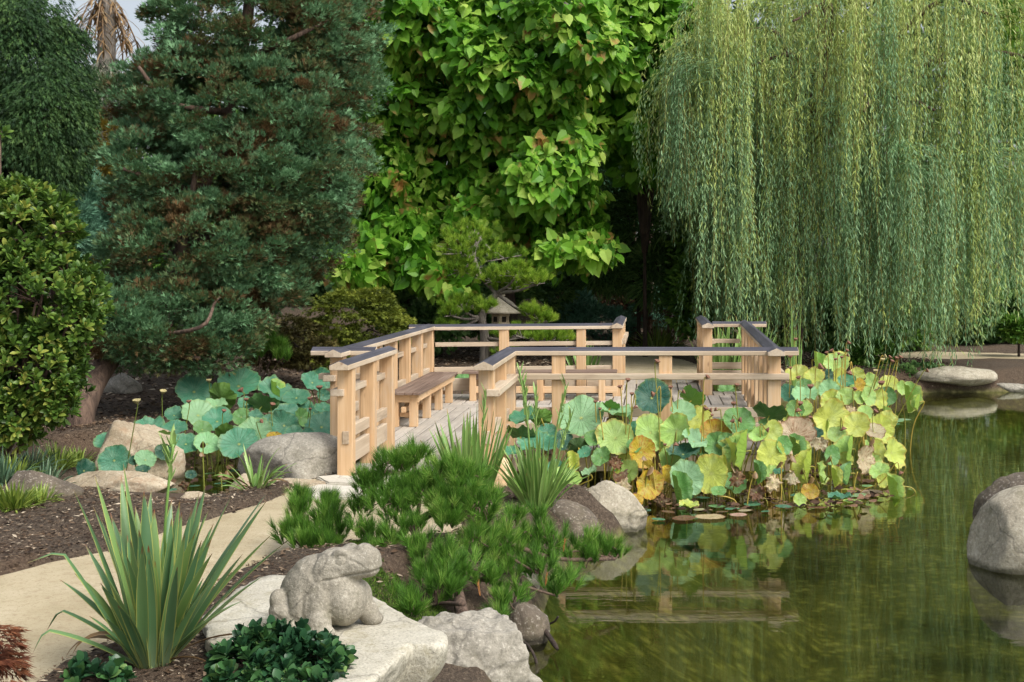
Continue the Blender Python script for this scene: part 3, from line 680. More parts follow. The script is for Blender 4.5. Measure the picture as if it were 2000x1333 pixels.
def blob_points(E, n_, inner=0.7, seed=0, lump=0.26, cut=0.72, lowcut=None):
    """points near the surface of a union of ellipsoids (c, r)"""
    g = np.random.default_rng(seed); C = np.array([e[0] for e in E], float); R = np.array([e[1] for e in E], float)
    area = (R[:, 0]*R[:, 1]+R[:, 0]*R[:, 2]+R[:, 1]*R[:, 2]); idx = g.choice(len(E), int(n_*1.6), p=area/area.sum())
    d = nrm(g.normal(size=(len(idx), 3))); rad = g.uniform(inner, 1.0, len(idx))**0.6
    rad = rad*(1+lump*fbm(d*2.2+idx[:, None]*3.1, 3, seed))
    p = C[idx]+d*R[idx]*rad[:, None]; nn = nrm(d/R[idx])
    keep = np.ones(len(p), bool)
    for c, r in zip(C, R): keep &= np.linalg.norm((p-c)/r, axis=1) > cut*0.98
    if lowcut is not None: keep &= p[:, 2] > lowcut
    return p[keep][:n_], nn[keep][:n_]
def ell(px, py, Y, rx_, ry_, ryd=None):
    c = P(px, py, Y); s = Y/F; return (tuple(c), (rx_*s, (ryd if ryd is not None else (rx_+ry_)/2*s), ry_*s))
def clumps(E, nclump, per, rad, seed, inner=0.75, flat=0.6, up=0.5, cut=0.7):
    """two-level scatter: leaf positions grouped in clumps, so that light and dark clumps and gaps form"""
    g = np.random.default_rng(seed+50); c, nn = blob_points(E, nclump, inner, seed, cut=cut); m = len(c)
    rr = rad*g.uniform(0.6, 1.35, m); rnd = g.random(m)
    d = nrm(g.normal(size=(m, per, 3))+nn[:, None, :]*0.5+np.array([0, 0, up])*0.6)
    p = c[:, None, :]+d*rr[:, None, None]*(g.random((m, per, 1))**0.45)*np.array([1, 1, flat])
    o = nrm(d*0.8+nn[:, None, :]*0.6+g.normal(size=(m, per, 3))*0.35)
    r = np.clip(np.repeat(rnd[:, None], per, 1)*0.6+g.random((m, per))*0.4, 0, 1)
    return p.reshape(-1, 3), o.reshape(-1, 3), r.reshape(-1), np.repeat(np.arange(m), per), c
def rand_perp(o, g, bias=(0, 0, 1), k=0.8):
    return nrm(np.array(bias)*k+g.normal(size=o.shape)*0.5)

m_bark = bark_mat('bark', (52, 40, 34), (112, 92, 78)); m_barkd = bark_mat('dark_bark', (30, 24, 20), (66, 54, 46)); m_barkg = bark_mat('grey_bark', (84, 78, 72), (150, 142, 132), 12)
def limbs(name, parent, paths, mat, seg=8):
    mb = MB()
    for pts, r0, r1 in paths:
        sp_ = spline(pts, 6); k = len(sp_); tube(mb, sp_, [r0+(r1-r0)*(i/(k-1))**0.8 for i in range(k)], seg)
    o = mb.build(name, mat, parent, smooth=True, origin=tuple(parent.location)); o.location = (0, 0, 0); return o
def crownfix(o, parent):
    # meshes were made in world space; keep the tree's base as the origin of every part
    me = o.data; V = np.empty(len(me.vertices)*3); me.vertices.foreach_get('co', V); V = V.reshape(-1, 3)-np.array(parent.location); me.vertices.foreach_set('co', V.ravel()); me.update(); o.location = (0, 0, 0); return o

def tree(name, label, cat, base, paths, bark, E, nclump, per, rad, seed, tmpl, size, mat, inner=0.75, flat=0.6, up=0.5, cut=0.7, dirbias=None, nb=(0, 0, 1), nk=0.8, group=None, radial=0.0, aspect=1.0, part='foliage', jit=0.0):
    t = empty(name, base); tag(t, label, cat, group)
    if paths is None:
        bx, by, bz = base; cc = np.mean([e[0] for e in E], 0); paths = [([(bx, by, bz-0.1), (bx*0.7+cc[0]*0.3, by*0.7+cc[1]*0.3, bz*0.7+cc[2]*0.3), tuple(cc)], max(0.03, rad*0.2), 0.02)]
        paths += [([tuple(np.array(base)*0.6+cc*0.4), tuple((np.array(e[0])+cc)/2+[0, 0, 0.05]), tuple(e[0])], max(0.02, rad*0.2), 0.01) for e in E]
    limbs('trunk', t, paths, bark)
    g = np.random.default_rng(seed+9); p, o, r, ci, cc = clumps(E, nclump, per, rad, seed, inner, flat, up, cut)
    if dirbias is not None: o = nrm(o*0.6+np.array(dirbias)+g.normal(size=o.shape)*jit)
    N = nrm(rand_perp(o, g, nb, nk)+o*0.0)
    if radial: # normals face outwards
        ctr = np.mean([e[0] for e in E], 0); N = nrm(nrm(p-ctr)*radial+np.array([0, -0.25, 0.5])+g.normal(size=p.shape)*0.35)
    S = size*g.uniform(0.5, 1.3, len(p)); S3 = np.stack([S*aspect, S, S], 1)
    x = leaf_mesh(part, tmpl[0], tmpl[1], p, o, N, S3, r, mat); x.parent = t; crownfix(x, t)
    return t

# blue conifer
m_blue = leaf_mat('blue_conifer', [(0.12, (98, 78, 50)), (0.32, (90, 104, 62)), (0.55, (84, 122, 82)), (0.88, (122, 164, 120))], 0.6, 0.15, patch=((106, 84, 54), 1.9, 0.58))
B = P(155, 842, 13.9); B.z = gz(B.x, B.y)
EC = [ell(500, 60, 16.2, 205, 130), ell(450, 220, 15.9, 220, 130), ell(470, 360, 15.7, 220, 120), ell(400, 490, 15.4, 215, 110), ell(560, 330, 15.9, 140, 160), ell(350, 600, 15.0, 190, 80),
      ell(600, 170, 16.6, 135, 150), ell(650, 40, 17.0, 95, 90), ell(310, 660, 14.6, 130, 60), ell(520, 560, 15.8, 80, 70), ell(290, 190, 16.0, 72, 66), ell(300, 330, 15.4, 90, 90), ell(235, 640, 14.4, 70, 70), ell(400, 680, 14.7, 90, 50), ell(640, 330, 16.6, 70, 90), ell(590, 480, 16.2, 80, 70)]
tr_ = [([B+Vector((0, 0, -0.15)), P(165, 790, 14.0), P(215, 700, 14.5), P(330, 560, 15.3), P(390, 380, 15.9), P(440, 240, 16.2), P(480, 60, 16.6), P(500, -150, 17)], 0.15, 0.06),
       ([P(300, 600, 15.2), P(300, 690, 14.6), P(390, 700, 14.3)], 0.05, 0.02), ([P(360, 460, 15.6), P(470, 480, 15.2), P(560, 520, 16.0)], 0.06, 0.012), ([P(420, 290, 16), P(540, 330, 15.8), P(640, 340, 16.6)], 0.06, 0.012),
       ([P(335, 560, 15.3), P(360, 470, 15.0), P(390, 300, 14.9), P(420, 260, 15.2), P(465, 230, 15.6)], 0.05, 0.012), ([P(330, 570, 15.3), P(330, 640, 14.4), P(360, 560, 15.0)], 0.03, 0.008), ([P(390, 380, 16), P(300, 350, 15), P(240, 330, 14.8)], 0.05, 0.02),
       ([P(440, 220, 16), P(330, 200, 15.2), P(270, 130, 15.0)], 0.05, 0.02), ([P(470, 120, 16.3), P(560, 80, 15.6), P(640, 40, 15.8)], 0.05, 0.02), ([P(250, 660, 14.7), P(390, 640, 14.0), P(430, 580, 14.6), P(520, 560, 15.6)], 0.03, 0.008)]
tree('conifer_tree', 'large blue-green conifer with a leaning trunk behind the left lotus pool', 'tree', tuple(B), tr_, m_bark, EC, 1700, 110, 0.20, 5, T_SPRIG, 0.075, m_blue, inner=0.5, flat=0.5, up=0.8, cut=0.62, dirbias=(0, 0, 0.25), aspect=0.9)

# big-leaved trees
m_cat = leaf_mat('broad_leaf', [(0.08, (62, 112, 30)), (0.35, (98, 154, 46)), (0.65, (138, 188, 68)), (0.93, (190, 216, 106))], 0.42, 0.45, patch=((184, 146, 88), 2.1, 0.60))
ECat = [ell(790, 20, 22.4, 75, 70, 0.75), ell(760, 110, 23.0, 60, 55, 0.75), ell(850, 60, 22.7, 80, 75, 0.75), ell(930, 10, 23.2, 85, 60, 0.75), ell(1010, 50, 23.2, 85, 70, 0.75), ell(1090, 30, 22.0, 75, 60, 0.75), ell(1150, 90, 21.9, 55, 55, 0.75), ell(870, 150, 23.7, 80, 60, 0.75), ell(960, 130, 22.4, 85, 65, 0.75), ell(1060, 150, 22.4, 80, 60, 0.75), ell(1140, 190, 24.0, 55, 45, 0.75), ell(770, 200, 22.9, 65, 55, 0.75), ell(840, 240, 23.7, 75, 55, 0.75), ell(940, 230, 22.9, 80, 65, 0.75), ell(1040, 250, 23.2, 80, 60, 0.75), ell(1110, 290, 22.2, 55, 45, 0.75), ell(760, 310, 23.2, 60, 50, 0.75), ell(720, 380, 23.7, 60, 42, 0.75), ell(800, 390, 23.0, 70, 50, 0.75), ell(880, 330, 23.5, 75, 60, 0.75), ell(970, 340, 23.3, 80, 60, 0.75), ell(1060, 350, 22.0, 70, 50, 0.75), ell(1120, 390, 23.5, 50, 40, 0.75), ell(700, 470, 23.1, 52, 38, 0.75), ell(780, 470, 22.5, 65, 42, 0.75), ell(690, 520, 21.9, 38, 22, 0.75), ell(860, 430, 23.7, 70, 45, 0.75), ell(950, 430, 22.9, 70, 40, 0.75), ell(1040, 430, 23.4, 65, 42, 0.75), ell(1120, 460, 23.7, 58, 36, 0.75), ell(1150, 490, 22.5, 32, 22, 0.75), ell(830, 525, 22.6, 52, 30, 0.75), ell(880, 550, 22.2, 32, 20, 0.75), ell(740, 530, 22.5, 40, 24, 0.75), ell(1090, 500, 22.3, 30, 20, 0.75)]
b_ = (P(1000, 600, 23.9).x, 23.9, 0.0)
catp = [([(b_[0], b_[1], -0.1), P(985, 500, 23.9), P(960, 300, 23.8), P(960, 50, 23.8)], 0.17, 0.08), ([P(975, 400, 23.8), P(840, 360, 23.4), P(770, 470, 22.8)], 0.07, 0.02), ([P(970, 350, 23.8), P(1080, 330, 23.4), P(1110, 440, 22.9)], 0.07, 0.02), ([P(960, 200, 23.8), P(850, 100, 23.4), P(800, 50, 23.4)], 0.07, 0.02), ([P(960, 200, 23.8), P(1060, 80, 23.4)], 0.07, 0.03)]
tree('broadleaf_tree', 'tall tree of large bright green heart-shaped leaves, some tan, behind the deck', 'tree', b_, catp, m_barkd, ECat, 1600, 14, 0.26, 21, T_HEART, 0.20, m_cat, inner=0.6, flat=0.9, up=0.2, cut=0.62, dirbias=(0, -0.2, -0.62), radial=0.8, aspect=0.92, jit=0.42)
m_cat2 = leaf_mat('broad_leaf_dark', [(0.1, (60, 108, 28)), (0.5, (108, 162, 50)), (0.9, (176, 212, 92))], 0.45, 0.42)
tree('broadleaf_tree', 'similar large-leaved green tree between the tan-flecked tree and the willow', 'tree', (P(1260, 600, 25).x, 25, 0.05), None, m_barkd, [ell(1230, 40, 24.2, 100, 70), ell(1240, 150, 24.0, 85, 55), ell(1200, 230, 24.2, 60, 45), ell(1275, 250, 24.0, 70, 50), ell(1300, 310, 24.0, 50, 32), ell(1330, 90, 24.6, 90, 80), ell(1340, 200, 24.8, 80, 70), ell(1175, 110, 24.2, 50, 60), ell(1230, 310, 24.3, 45, 35)], 520, 15, 0.27, 33, T_HEART, 0.205, m_cat2, flat=0.9, up=0.2, dirbias=(0, -0.15, -0.62), radial=0.8, aspect=0.92, jit=0.4)
tree('broadleaf_tree', 'large-leaved green tree showing at the right edge behind the willow', 'tree', (P(2060, 600, 24).x, 24, 0.05), None, m_barkd, [ell(1990, 150, 23.5, 95, 90), ell(2010, 10, 23.5, 100, 90), ell(1950, 90, 24, 60, 60)], 170, 16, 0.28, 37, T_HEART, 0.21, m_cat2, flat=0.9, up=0.2, dirbias=(0, -0.15, -0.62), radial=0.8, aspect=0.92, jit=0.4)

# weeping willow
m_wil = leaf_mat('willow_leaf', [(0.05, (92, 110, 58)), (0.25, (112, 150, 104)), (0.5, (146, 182, 134)), (0.72, (172, 188, 96)), (0.95, (210, 222, 148))], 0.42, 0.3)
def willow():
    base = Vector((P(1552, 700, 23).x, 23.0, 0.0)); t = empty('willow_tree', base); tag(t, 'weeping willow trailing long pale green strands over the far right bank', 'tree')
    g = np.random.default_rng(77); cx, cy = 3.75, 22.8
    paths = [([base+Vector((0, 0, -0.2)), P(1552, 560, 23), P(1560, 420, 23), P(1590, 200, 23), P(1620, -50, 22.9)], 0.17, 0.09)]
    for k in range(13):
        a = 2*pi*k/13+0.2; r = g.uniform(2.2, 3.6); z = g.uniform(4.6, 6.6)
        paths.append(([P(1575, 300, 23)+Vector((0, 0, g.uniform(-0.3, 1.2))), (cx+r*0.5*cos(a), cy+r*0.45*sin(a)*0.8, z-0.2), (cx+r*cos(a), cy+r*sin(a)*0.8, z-0.5)], 0.07, 0.02))
    limbs('trunk', t, paths, m_bark)
    Pt = []; D = []; N = []; R_ = []; tw = MB(); s = 0
    for gi in range(195):
        a = g.uniform(0, 2*pi); q = g.random()**0.5; xg = cx+q*2.75*cos(a); yg = cy+q*2.1*sin(a)
        zg = 7.6-1.6*(q**2.4)-g.random()**1.3*5.0; bot = -0.15+1.3*g.random()**1.5
        big = g.random() < 0.65
        if xg < 1.15: bot = 1.6+g.random()*1.6
        elif g.random() < 0.46: bot = g.uniform(0.5, 5.0)
        elif xg > 5.2: bot = g.uniform(0.4, 1.8)
        if gi < 34: xg = g.uniform(0.45, 1.5); yg = g.uniform(21.2, 23.2); zg = min(g.uniform(3.6, 6.6), 4.0+(xg-0.2)*2.6); bot = g.uniform(1.5, 2.8) if xg < 1.0 else g.uniform(0.3, 2.2); a = 3.3+g.normal()*0.4
        tone = g.random(); gw = g.uniform(0.06, 0.2); dense = int(g.integers(8, 17)); ga = a+g.normal()*0.5; gsw = g.uniform(0.35, 1.25) if big else g.uniform(0.1, 0.5)
        for k_ in range(dense):
            x0 = xg+g.normal()*gw*0.4; y0 = yg+g.normal()*gw*0.4; z0 = zg+g.normal()*0.12; low = bot+abs(g.normal())*0.6
            sw = gsw*g.uniform(0.35, 1.1); xe = x0+cos(ga)*sw
            if xe < 0.95: low = max(low, 1.5+(0.95-xe)*0.7+1.1*g.random()); z0 = max(z0, low+1.0)
            z0 = min(z0, 4.1+max(0.0, xe+0.35)*2.3) if xe < 1.6 else z0; z0 = max(z0, low+0.9)
            L = max(0.6, z0-low)+sw*0.5; m = int(L*35); az0 = ga+g.normal()*0.55; ca, sa = cos(az0), sin(az0)
            tt = np.linspace(0, 1, m); dist = tt*L; u_ = np.minimum(dist/(sw*1.7+0.05), 1.0); out_ = sw*np.sin(u_*pi/2); ph = g.uniform(0, 6); wv = 0.03+0.07*g.random(); drift = g.normal()*0.045
            rise = sw*0.38*np.sin(u_*pi*0.8)*(1-0.3*u_); drop = np.where(dist < sw*1.7, sw*0.75*u_**2, sw*0.75+(dist-sw*1.7))
            X_ = x0+ca*out_+wv*np.sin(dist*1.7+ph)*tt+drift*dist; Y_ = y0+sa*out_*0.9+wv*np.cos(dist*1.4+ph)*tt; Z_ = z0+rise-drop
            if Z_[-1] < 0.05: m = int(np.argmax(Z_ < 0.05)) or m
            X_, Y_, Z_, dist = X_[:m], Y_[:m], Z_[:m], dist[:m]
            if m < 8: continue
            p = np.stack([X_, Y_, Z_], 1); tg = nrm(np.gradient(p, axis=0)); az = np.arange(m)*2.4+ph; sp_ = g.uniform(0.15, 1.1, m)
            d = tg*0.8+np.stack([np.cos(az)*sp_, np.sin(az)*sp_, np.full(m, -0.45)], 1)
            Pt.append(p+g.normal(size=(m, 3))*0.02); D.append(d); N.append(np.stack([np.cos(az), np.sin(az)-0.5, np.full(m, 0.6)], 1)+g.normal(size=(m, 3))*0.4)
            R_.append(np.clip(tone*0.42+0.2*g.random()+g.random(m)*0.28+np.clip((Z_-2.5)/16, 0, 0.25), 0, 1))
            if s % 2 == 0: k = np.linspace(0, m-1, 9).astype(int); tube(tw, p[k], 0.003, 3)
            s += 1
    Pt = np.concatenate(Pt); D = np.concatenate(D); N = np.concatenate(N); R_ = np.concatenate(R_); S = g.uniform(0.07, 0.135, len(Pt))
    x = leaf_mesh('hanging_foliage', T_DIAM[0], T_DIAM[1], Pt, D, N, np.stack([S*0.165, S, S*0.3], 1), R_, m_wil); x.parent = t; crownfix(x, t)
    x = tw.build('twigs', m_twig, t, origin=tuple(t.location)); x.location = (0, 0, 0)
m_twig = bark_mat('twig', (92, 84, 40), (140, 124, 62), 20, 0.2)
willow()

# left foreground shrub with oval leaves in whorls
m_shrub = leaf_mat('glossy_leaf', [(0.08, (48, 74, 30)), (0.4, (76, 108, 44)), (0.7, (106, 136, 56)), (0.95, (164, 168, 80))], 0.36, 0.26)
def whorl_shrub(label, base, E, nw, per, L, seed, mat, name='broadleaf_shrub', asp=0.75, inner=0.6, cat='shrub', up=0.9, group=None, extra=0.5):
    t = empty(name, base); tag(t, label, cat, group); g = np.random.default_rng(seed); c, nn = blob_points(E, nw, inner, seed, cut=0.55); m = len(c)
    ax = nrm(nn*0.8+np.array([0, 0, up])+g.normal(size=(m, 3))*0.3); h = nrm(np.cross(ax, g.normal(size=(m, 3)))); h2 = np.cross(ax, h)
    k = np.arange(per); ang = k*2.4; el_ = 0.25+0.75*(k/per)
    d = (h[:, None, :]*np.cos(ang)[None, :, None]+h2[:, None, :]*np.sin(ang)[None, :, None])*(1.15-el_)[None, :, None]+ax[:, None, :]*el_[None, :, None]
    p = c[:, None, :]+ax[:, None, :]*(k/per*L*extra)[None, :, None]; d = d+g.normal(size=d.shape)*0.12; N = ax[:, None, :]*1.0-d*0.2+g.normal(size=d.shape)*0.1
    r = np.clip(np.repeat(g.random((m, 1)), per, 1)*0.5+g.random((m, per))*0.5, 0, 1); S = L*g.uniform(0.7, 1.2, m*per)
    x = leaf_mesh('foliage', T_OVAL[0], T_OVAL[1], p.reshape(-1, 3), d.reshape(-1, 3), N.reshape(-1, 3), np.stack([S*asp, S, S], 1), r.ravel(), mat, smooth=True); x.parent = t; crownfix(x, t)
    cc = np.mean([e[0] for e in E], 0); paths = [([(base[0], base[1], base[2]-0.05), tuple(np.array(base)*0.5+np.array(e[0])*0.5+[0.03, 0, 0]), e[0]], 0.03, 0.01) for e in E]
    for i in range(0, m, max(1, m//90)):
        e = E[int(np.argmin([np.linalg.norm(c[i]-np.array(q[0])) for q in E]))][0]; paths.append(([e, tuple((c[i]+np.array(e))/2+[0, 0, 0.02]), tuple(c[i])], 0.009, 0.004))
    limbs('branches', t, paths, m_bark, 5); return t
ES = [ell(50, 460, 11.6, 95, 105), ell(70, 590, 11.4, 120, 110), ell(50, 730, 11.3, 115, 100), ell(-50, 630, 11.6, 120, 200), ell(0, 420, 11.8, 55, 50), ell(20, 820, 11.2, 70, 55), ell(130, 640, 11.3, 55, 50), ell(110, 460, 11.5, 45, 40), ell(25, 385, 11.6, 36, 34), ell(130, 540, 11.5, 40, 40), ell(100, 790, 11.2, 45, 40), ell(0, 262, 12.1, 10, 16)]
bb = G(-10, 905, 0.0); whorl_shrub('large glossy-leaved evergreen shrub filling the left edge, with yellow-green shoot tips', (bb.x, 11.5, gz(bb.x, 11.5)), ES, 2500, 10, 0.080, 51, m_shrub, asp=0.55, extra=0.4)
m_euo = leaf_mat('dark_glossy_leaf', [(0.1, (30, 58, 38)), (0.5, (48, 86, 56)), (0.8, (72, 112, 62)), (0.97, (120, 150, 86))], 0.28, 0.15)
bb = G(545, 1345, 0.0)
whorl_shrub('low dark glossy green shrub in front of the frog slab', (bb.x, bb.y, 0.0), [ell(480, 1306, 5.25, 68, 40), ell(560, 1308, 5.30, 75, 44), ell(620, 1312, 5.25, 46, 40), ell(500, 1270, 5.3, 32, 26), ell(565, 1262, 5.3, 36, 24), ell(620, 1285, 5.3, 30, 22), ell(560, 1355, 5.2, 105, 50)], 380, 12, 0.056, 56, m_euo, asp=0.72, inner=0.7)
bb = G(190, 1360, 0.0)
whorl_shrub('small sprig of green-leaved shrub at the bottom edge below the big flax', (bb.x, bb.y, 0.0), [ell(190, 1335, 5.35, 45, 22), ell(150, 1328, 5.4, 14, 26)], 26, 11, 0.055, 58, m_euo, asp=0.9)

# ---------------------------------------------------------------- sword-leaved plants
def sword_mat(name, stops, edge, tip, tipfrom=0.9, base=None):
    m, n, out = newmat(name); a, s = attr(n, 'at'); geo = n.nodes.new('ShaderNodeNewGeometry')
    c = ramp(n, s.outputs[0], stops).outputs[0]
    if base: c = mixc(n, mth(n, 'MULTIPLY', mth(n, 'SUBTRACT', 0.35, s.outputs[1]), 2.2, True), c, base)
    stv = n.nodes.new('ShaderNodeCombineXYZ'); n.links.new(mth(n, 'MULTIPLY', s.outputs[2], 14), stv.inputs[0]); n.links.new(mth(n, 'MULTIPLY', s.outputs[1], 1.5), stv.inputs[1]); n.links.new(mth(n, 'MULTIPLY', s.outputs[0], 40), stv.inputs[2])
    st = noise(n, stv.outputs[0], 1.0, 3); c = mixc(n, mth(n, 'MULTIPLY', st, 0.35), c, mixc(n, 1.0, c, (150, 150, 130), 'MULTIPLY'))
    c = mixc(n, mth(n, 'MULTIPLY', mth(n, 'SUBTRACT', s.outputs[2], 0.8), 6, True), c, edge)
    k = mth(n, 'MULTIPLY', mth(n, 'SUBTRACT', mth(n, 'ADD', s.outputs[1], mth(n, 'MULTIPLY', noise(n, geo.outputs['Position'], 14, 3), 0.14)), tipfrom), 14, True)
    c = mixc(n, k, c, tip)
    b = nd(n, 'ShaderNodeBsdfPrincipled', Roughness=0.42); n.links.new(c, b.inputs['Base Color']); t = n.nodes.new('ShaderNodeBsdfTranslucent'); n.links.new(c, t.inputs[0])
    mx = n.nodes.new('ShaderNodeMixShader'); mx.inputs[0].default_value = 0.12; n.links.new(b.outputs[0], mx.inputs[1]); n.links.new(t.outputs[0], mx.inputs[2]); n.links.new(mx.outputs[0], out.inputs[0]); return m
m_flax = sword_mat('flax_blade', [(0.0, (84, 122, 82)), (0.5, (106, 146, 98)), (1.0, (134, 166, 92))], (176, 180, 96), (132, 74, 44), 1.0, (150, 172, 132))
m_iris = sword_mat('iris_blade', [(0.0, (96, 136, 60)), (0.5, (124, 164, 82)), (1.0, (160, 192, 114))], (160, 184, 100), (168, 120, 70), 1.0)
m_grass = sword_mat('grass_blade', [(0.0, (86, 112, 40)), (0.5, (120, 148, 58)), (1.0, (164, 180, 84))], (130, 150, 60), (150, 140, 80), 1.05)
m_bgrass = sword_mat('blue_grass_blade', [(0.0, (54, 84, 62)), (0.5, (84, 116, 88)), (1.0, (124, 150, 116))], (120, 150, 110), (140, 140, 100), 1.05)
m_lilyt = sword_mat('dry_blade', [(0.0, (104, 76, 50)), (0.5, (134, 108, 72)), (1.0, (164, 138, 98))], (160, 130, 90), (120, 80, 50), 1.0)
def blade(mb, base, az, lean, L, wd, curve, rnd, seg=12, fold=0.25, twist=0.0, side=0.0, bend=None):
    """arched sword leaf; lean = angle off vertical at the base, curve = extra lean by the tip"""
    p = np.array(base, float); h = np.array([cos(az), sin(az), 0]); w0 = np.array([-sin(az), cos(az), 0]); V = []; A = []
    for i in range(seg+1):
        t = i/seg; th = lean+curve*t**1.8
        if bend and t > bend[0]: th = lean+curve*t**1.8+bend[1]*min(1, (t-bend[0])/0.06)
        d = h*sin(th)+np.array([0, 0, 1])*cos(th)
        if i: p = p+d*L/seg
        nrmv = np.cross(w0, d); tw = twist*t; ww = w0*cos(tw)+nrmv*sin(tw); nv = np.cross(ww, d)
        k = wd*(0.55+0.45*min(1, t*4))*(1-max(0, (t-0.45)/0.55)**2.2)*0.5+0.0006
        for s_ in (-1, 0, 1):
            V.append(p+ww*k*s_+nv*abs(s_)*k*fold*2); A.append((rnd, t, abs(s_)))
    Fc = []
    for i in range(seg):
        for j in (0, 1): a = i*3+j; Fc.append((a, a+1, a+4, a+3))
    mb.add(V, Fc, 0, at=A)
def sword_plant(name, label, cat, base, n_, L, wd, spread, seed, mat, curve=(0.1, 0.5), r0=0.05, group=None, part='blades', lean0=0.03, extra=None, dead=0, bendp=0.0, fold=0.25):
    t = empty(name, base); tag(t, label, cat, group); g = np.random.default_rng(seed); mb = MB()
    for i in range(n_):
        az = g.uniform(0, 2*pi); q = g.random(); lean = lean0+spread*q; l = L*g.uniform(0.6, 1.0)*(1-0.25*q)
        o = np.array([cos(az), sin(az), 0])*r0*q**0.5; bd = (g.uniform(0.55, 0.8), g.uniform(0.5, 1.4)) if g.random() < bendp else None
        blade(mb, o, az+g.normal()*0.25, lean, l, wd*g.uniform(0.7, 1.15), g.uniform(*curve)*(0.3+q), g.random(), twist=g.normal()*0.5, bend=bd, fold=fold)
    if extra: extra(mb, g)
    mb.build(part, mat, t, smooth=True)
    if dead:
        mb = MB()
        for i in range(dead): az = g.uniform(0, 2*pi); blade(mb, (0, 0, 0), az, g.uniform(0.6, 1.2), L*g.uniform(0.4, 0.8), wd*0.6, g.uniform(0.6, 1.4), g.random(), twist=g.normal())
        mb.build('dry_blades', m_lilyt, t, smooth=True)
    return t
# big flax: measured blades (tip in picture, distance offset)
def flax():
    b = G(300, 1300, 0.03); t = empty('flax_plant', tuple(b)); tag(t, 'large sword-leaved flax with yellow leaf edges and brown tips in the left foreground', 'plant')
    mb = MB(); g = np.random.default_rng(4)
    tips = [(160, 962, 1.05, 0), (195, 935, 1.0, 0), (238, 915, 1.0, .1), (238, 980, .9, -.1), (290, 965, 1.0, .05), (312, 965, .8, .2), (350, 985, .9, -.05), (385, 955, 1, .15), (388, 1000, 1., 0), (447, 975, 1., 0), (512, 965, .9, .1), (500, 985, .8, -.1), (518, 1050, .8, .0),
            (535, 1070, .6, .1), (390, 1030, .8, -.15), (370, 1060, .7, -.2), (300, 1068, .8, -.3), (322, 1110, .7, -.35), (145, 1075, .8, -.1), (178, 1072, .7, .1), (118, 1140, .7, .1), (110, 1205, .8, 0), (96, 1240, .6, -.15), (495, 1130, .6, -.1), (470, 1180, .6, -.2), (260, 1000, .9, .2), (338, 1010, .9, .2), (330, 985, .9, .3), (425, 1000, .8, .3), (215, 1010, .8, .3), (275, 1040, .8, -.2), (350, 1050, .8, -.25), (410, 1030, .9, .25), (242, 1090, .7, -.25),
            (268, 935, .9, .25), (408, 1090, .6, -.3), (445, 1090, .7, -.2), (205, 1120, .6, -.3), (362, 1000, .8, .1), (300, 1000, 1, .1), (318, 1020, .9, -.1), (180, 1000, .8, .25), (460, 1040, .8, .1), (225, 1060, .8, -.2)]
    for (px, py, wk, dy) in tips:
        tp = np.array(P(px, py, b.y+dy))-np.array(b); rr_ = np.hypot(tp[0], tp[1]); L = np.linalg.norm(tp)*1.02; az = math.atan2(tp[1], tp[0]); lean = math.atan2(rr_, tp[2])
        cv = 0.10+0.45*(lean/1.2)**2; bd = (0.82, 1.3) if (px, py) in ((96, 1240), (145, 1075), (110, 1205)) else None
        blade(mb, (g.normal()*0.02+tp[0]*0.08, g.normal()*0.02+tp[1]*0.05, 0), az, max(0.0, lean-cv*0.45), L*(1.2 if bd else 1.0), 0.060*max(wk, 0.75)*g.uniform(0.9, 1.1), cv, g.random(), seg=14, twist=g.normal()*0.35, bend=bd, fold=0.22)
    for i in range(34):
        az = g.uniform(0, 2*pi); q = g.random(); blade(mb, (0.06*cos(az), 0.06*sin(az), 0), az, 0.05+0.5*q, g.uniform(0.4, 0.76)*(1-0.2*q), 0.05*g.uniform(0.8, 1.1), 0.15+0.3*q, g.random(), seg=12, twist=g.normal()*0.4, fold=0.22)
    mb.build('blades', m_flax, t, smooth=True)
    mb = MB(); st = [np.array(P(322, 1120, b.y))-np.array(b), np.array(P(322, 1040, b.y))-np.array(b), np.array(P(330, 940, b.y))-np.array(b), np.array(P(338, 868, b.y))-np.array(b)]
    tube(mb, spline([(0, 0, 0)]+st, 5), 0.006, 6, at=0.5)
    for i in range(16): q = st[2]*(i/16)+st[3]*(1-i/16)+g.normal(size=3)*0.008; blade(mb, q, g.uniform(0, 6.28), 0.35, 0.09*g.uniform(.6, 1.3), 0.016, 0.2, 0.9, seg=5)
    mb.build('flower_stalk', m_iris, t, smooth=True)
    mb = MB()
    for az, l_, le, cu in ((2.9, 0.5, 0.9, 1.7), (3.4, 0.42, 0.5, 2.2), (0.2, 0.5, 1.0, 1.0), (-0.4, 0.4, 1.1, 1.2)): blade(mb, (0, 0, 0), az, le, l_, 0.02, cu, g.random(), twist=1.0)
    mb.build('dry_blades', m_lilyt, t, smooth=True)
flax()
def stalks(pts):
    def f(mb, g):
        for (x, y, h, dx) in pts:
            s = spline([(x, y, 0), (x+dx*0.4, y, h*0.6), (x+dx, y, h)], 5); tube(mb, s, 0.006, 5, at=0.6)
            for i in range(14): q = np.array([x+dx*(1-i/30), y, h*(1-i/36)]); blade(mb, q, g.uniform(0, 6.28), 0.3, 0.08*g.uniform(.6, 1.4), 0.014, 0.2, 0.8, seg=4)
    return f
b = G(915, 985, 0.0); sword_plant('iris_plant', 'clump of upright green iris blades at the right front post of the footbridge', 'plant', (b.x, 9.7, 0.0), 62, 0.76, 0.038, 0.42, 61, m_iris, (0.0, 0.3), 0.13, lean0=0.02, extra=stalks([(0.06, 0, 0.78, 0.05)]))
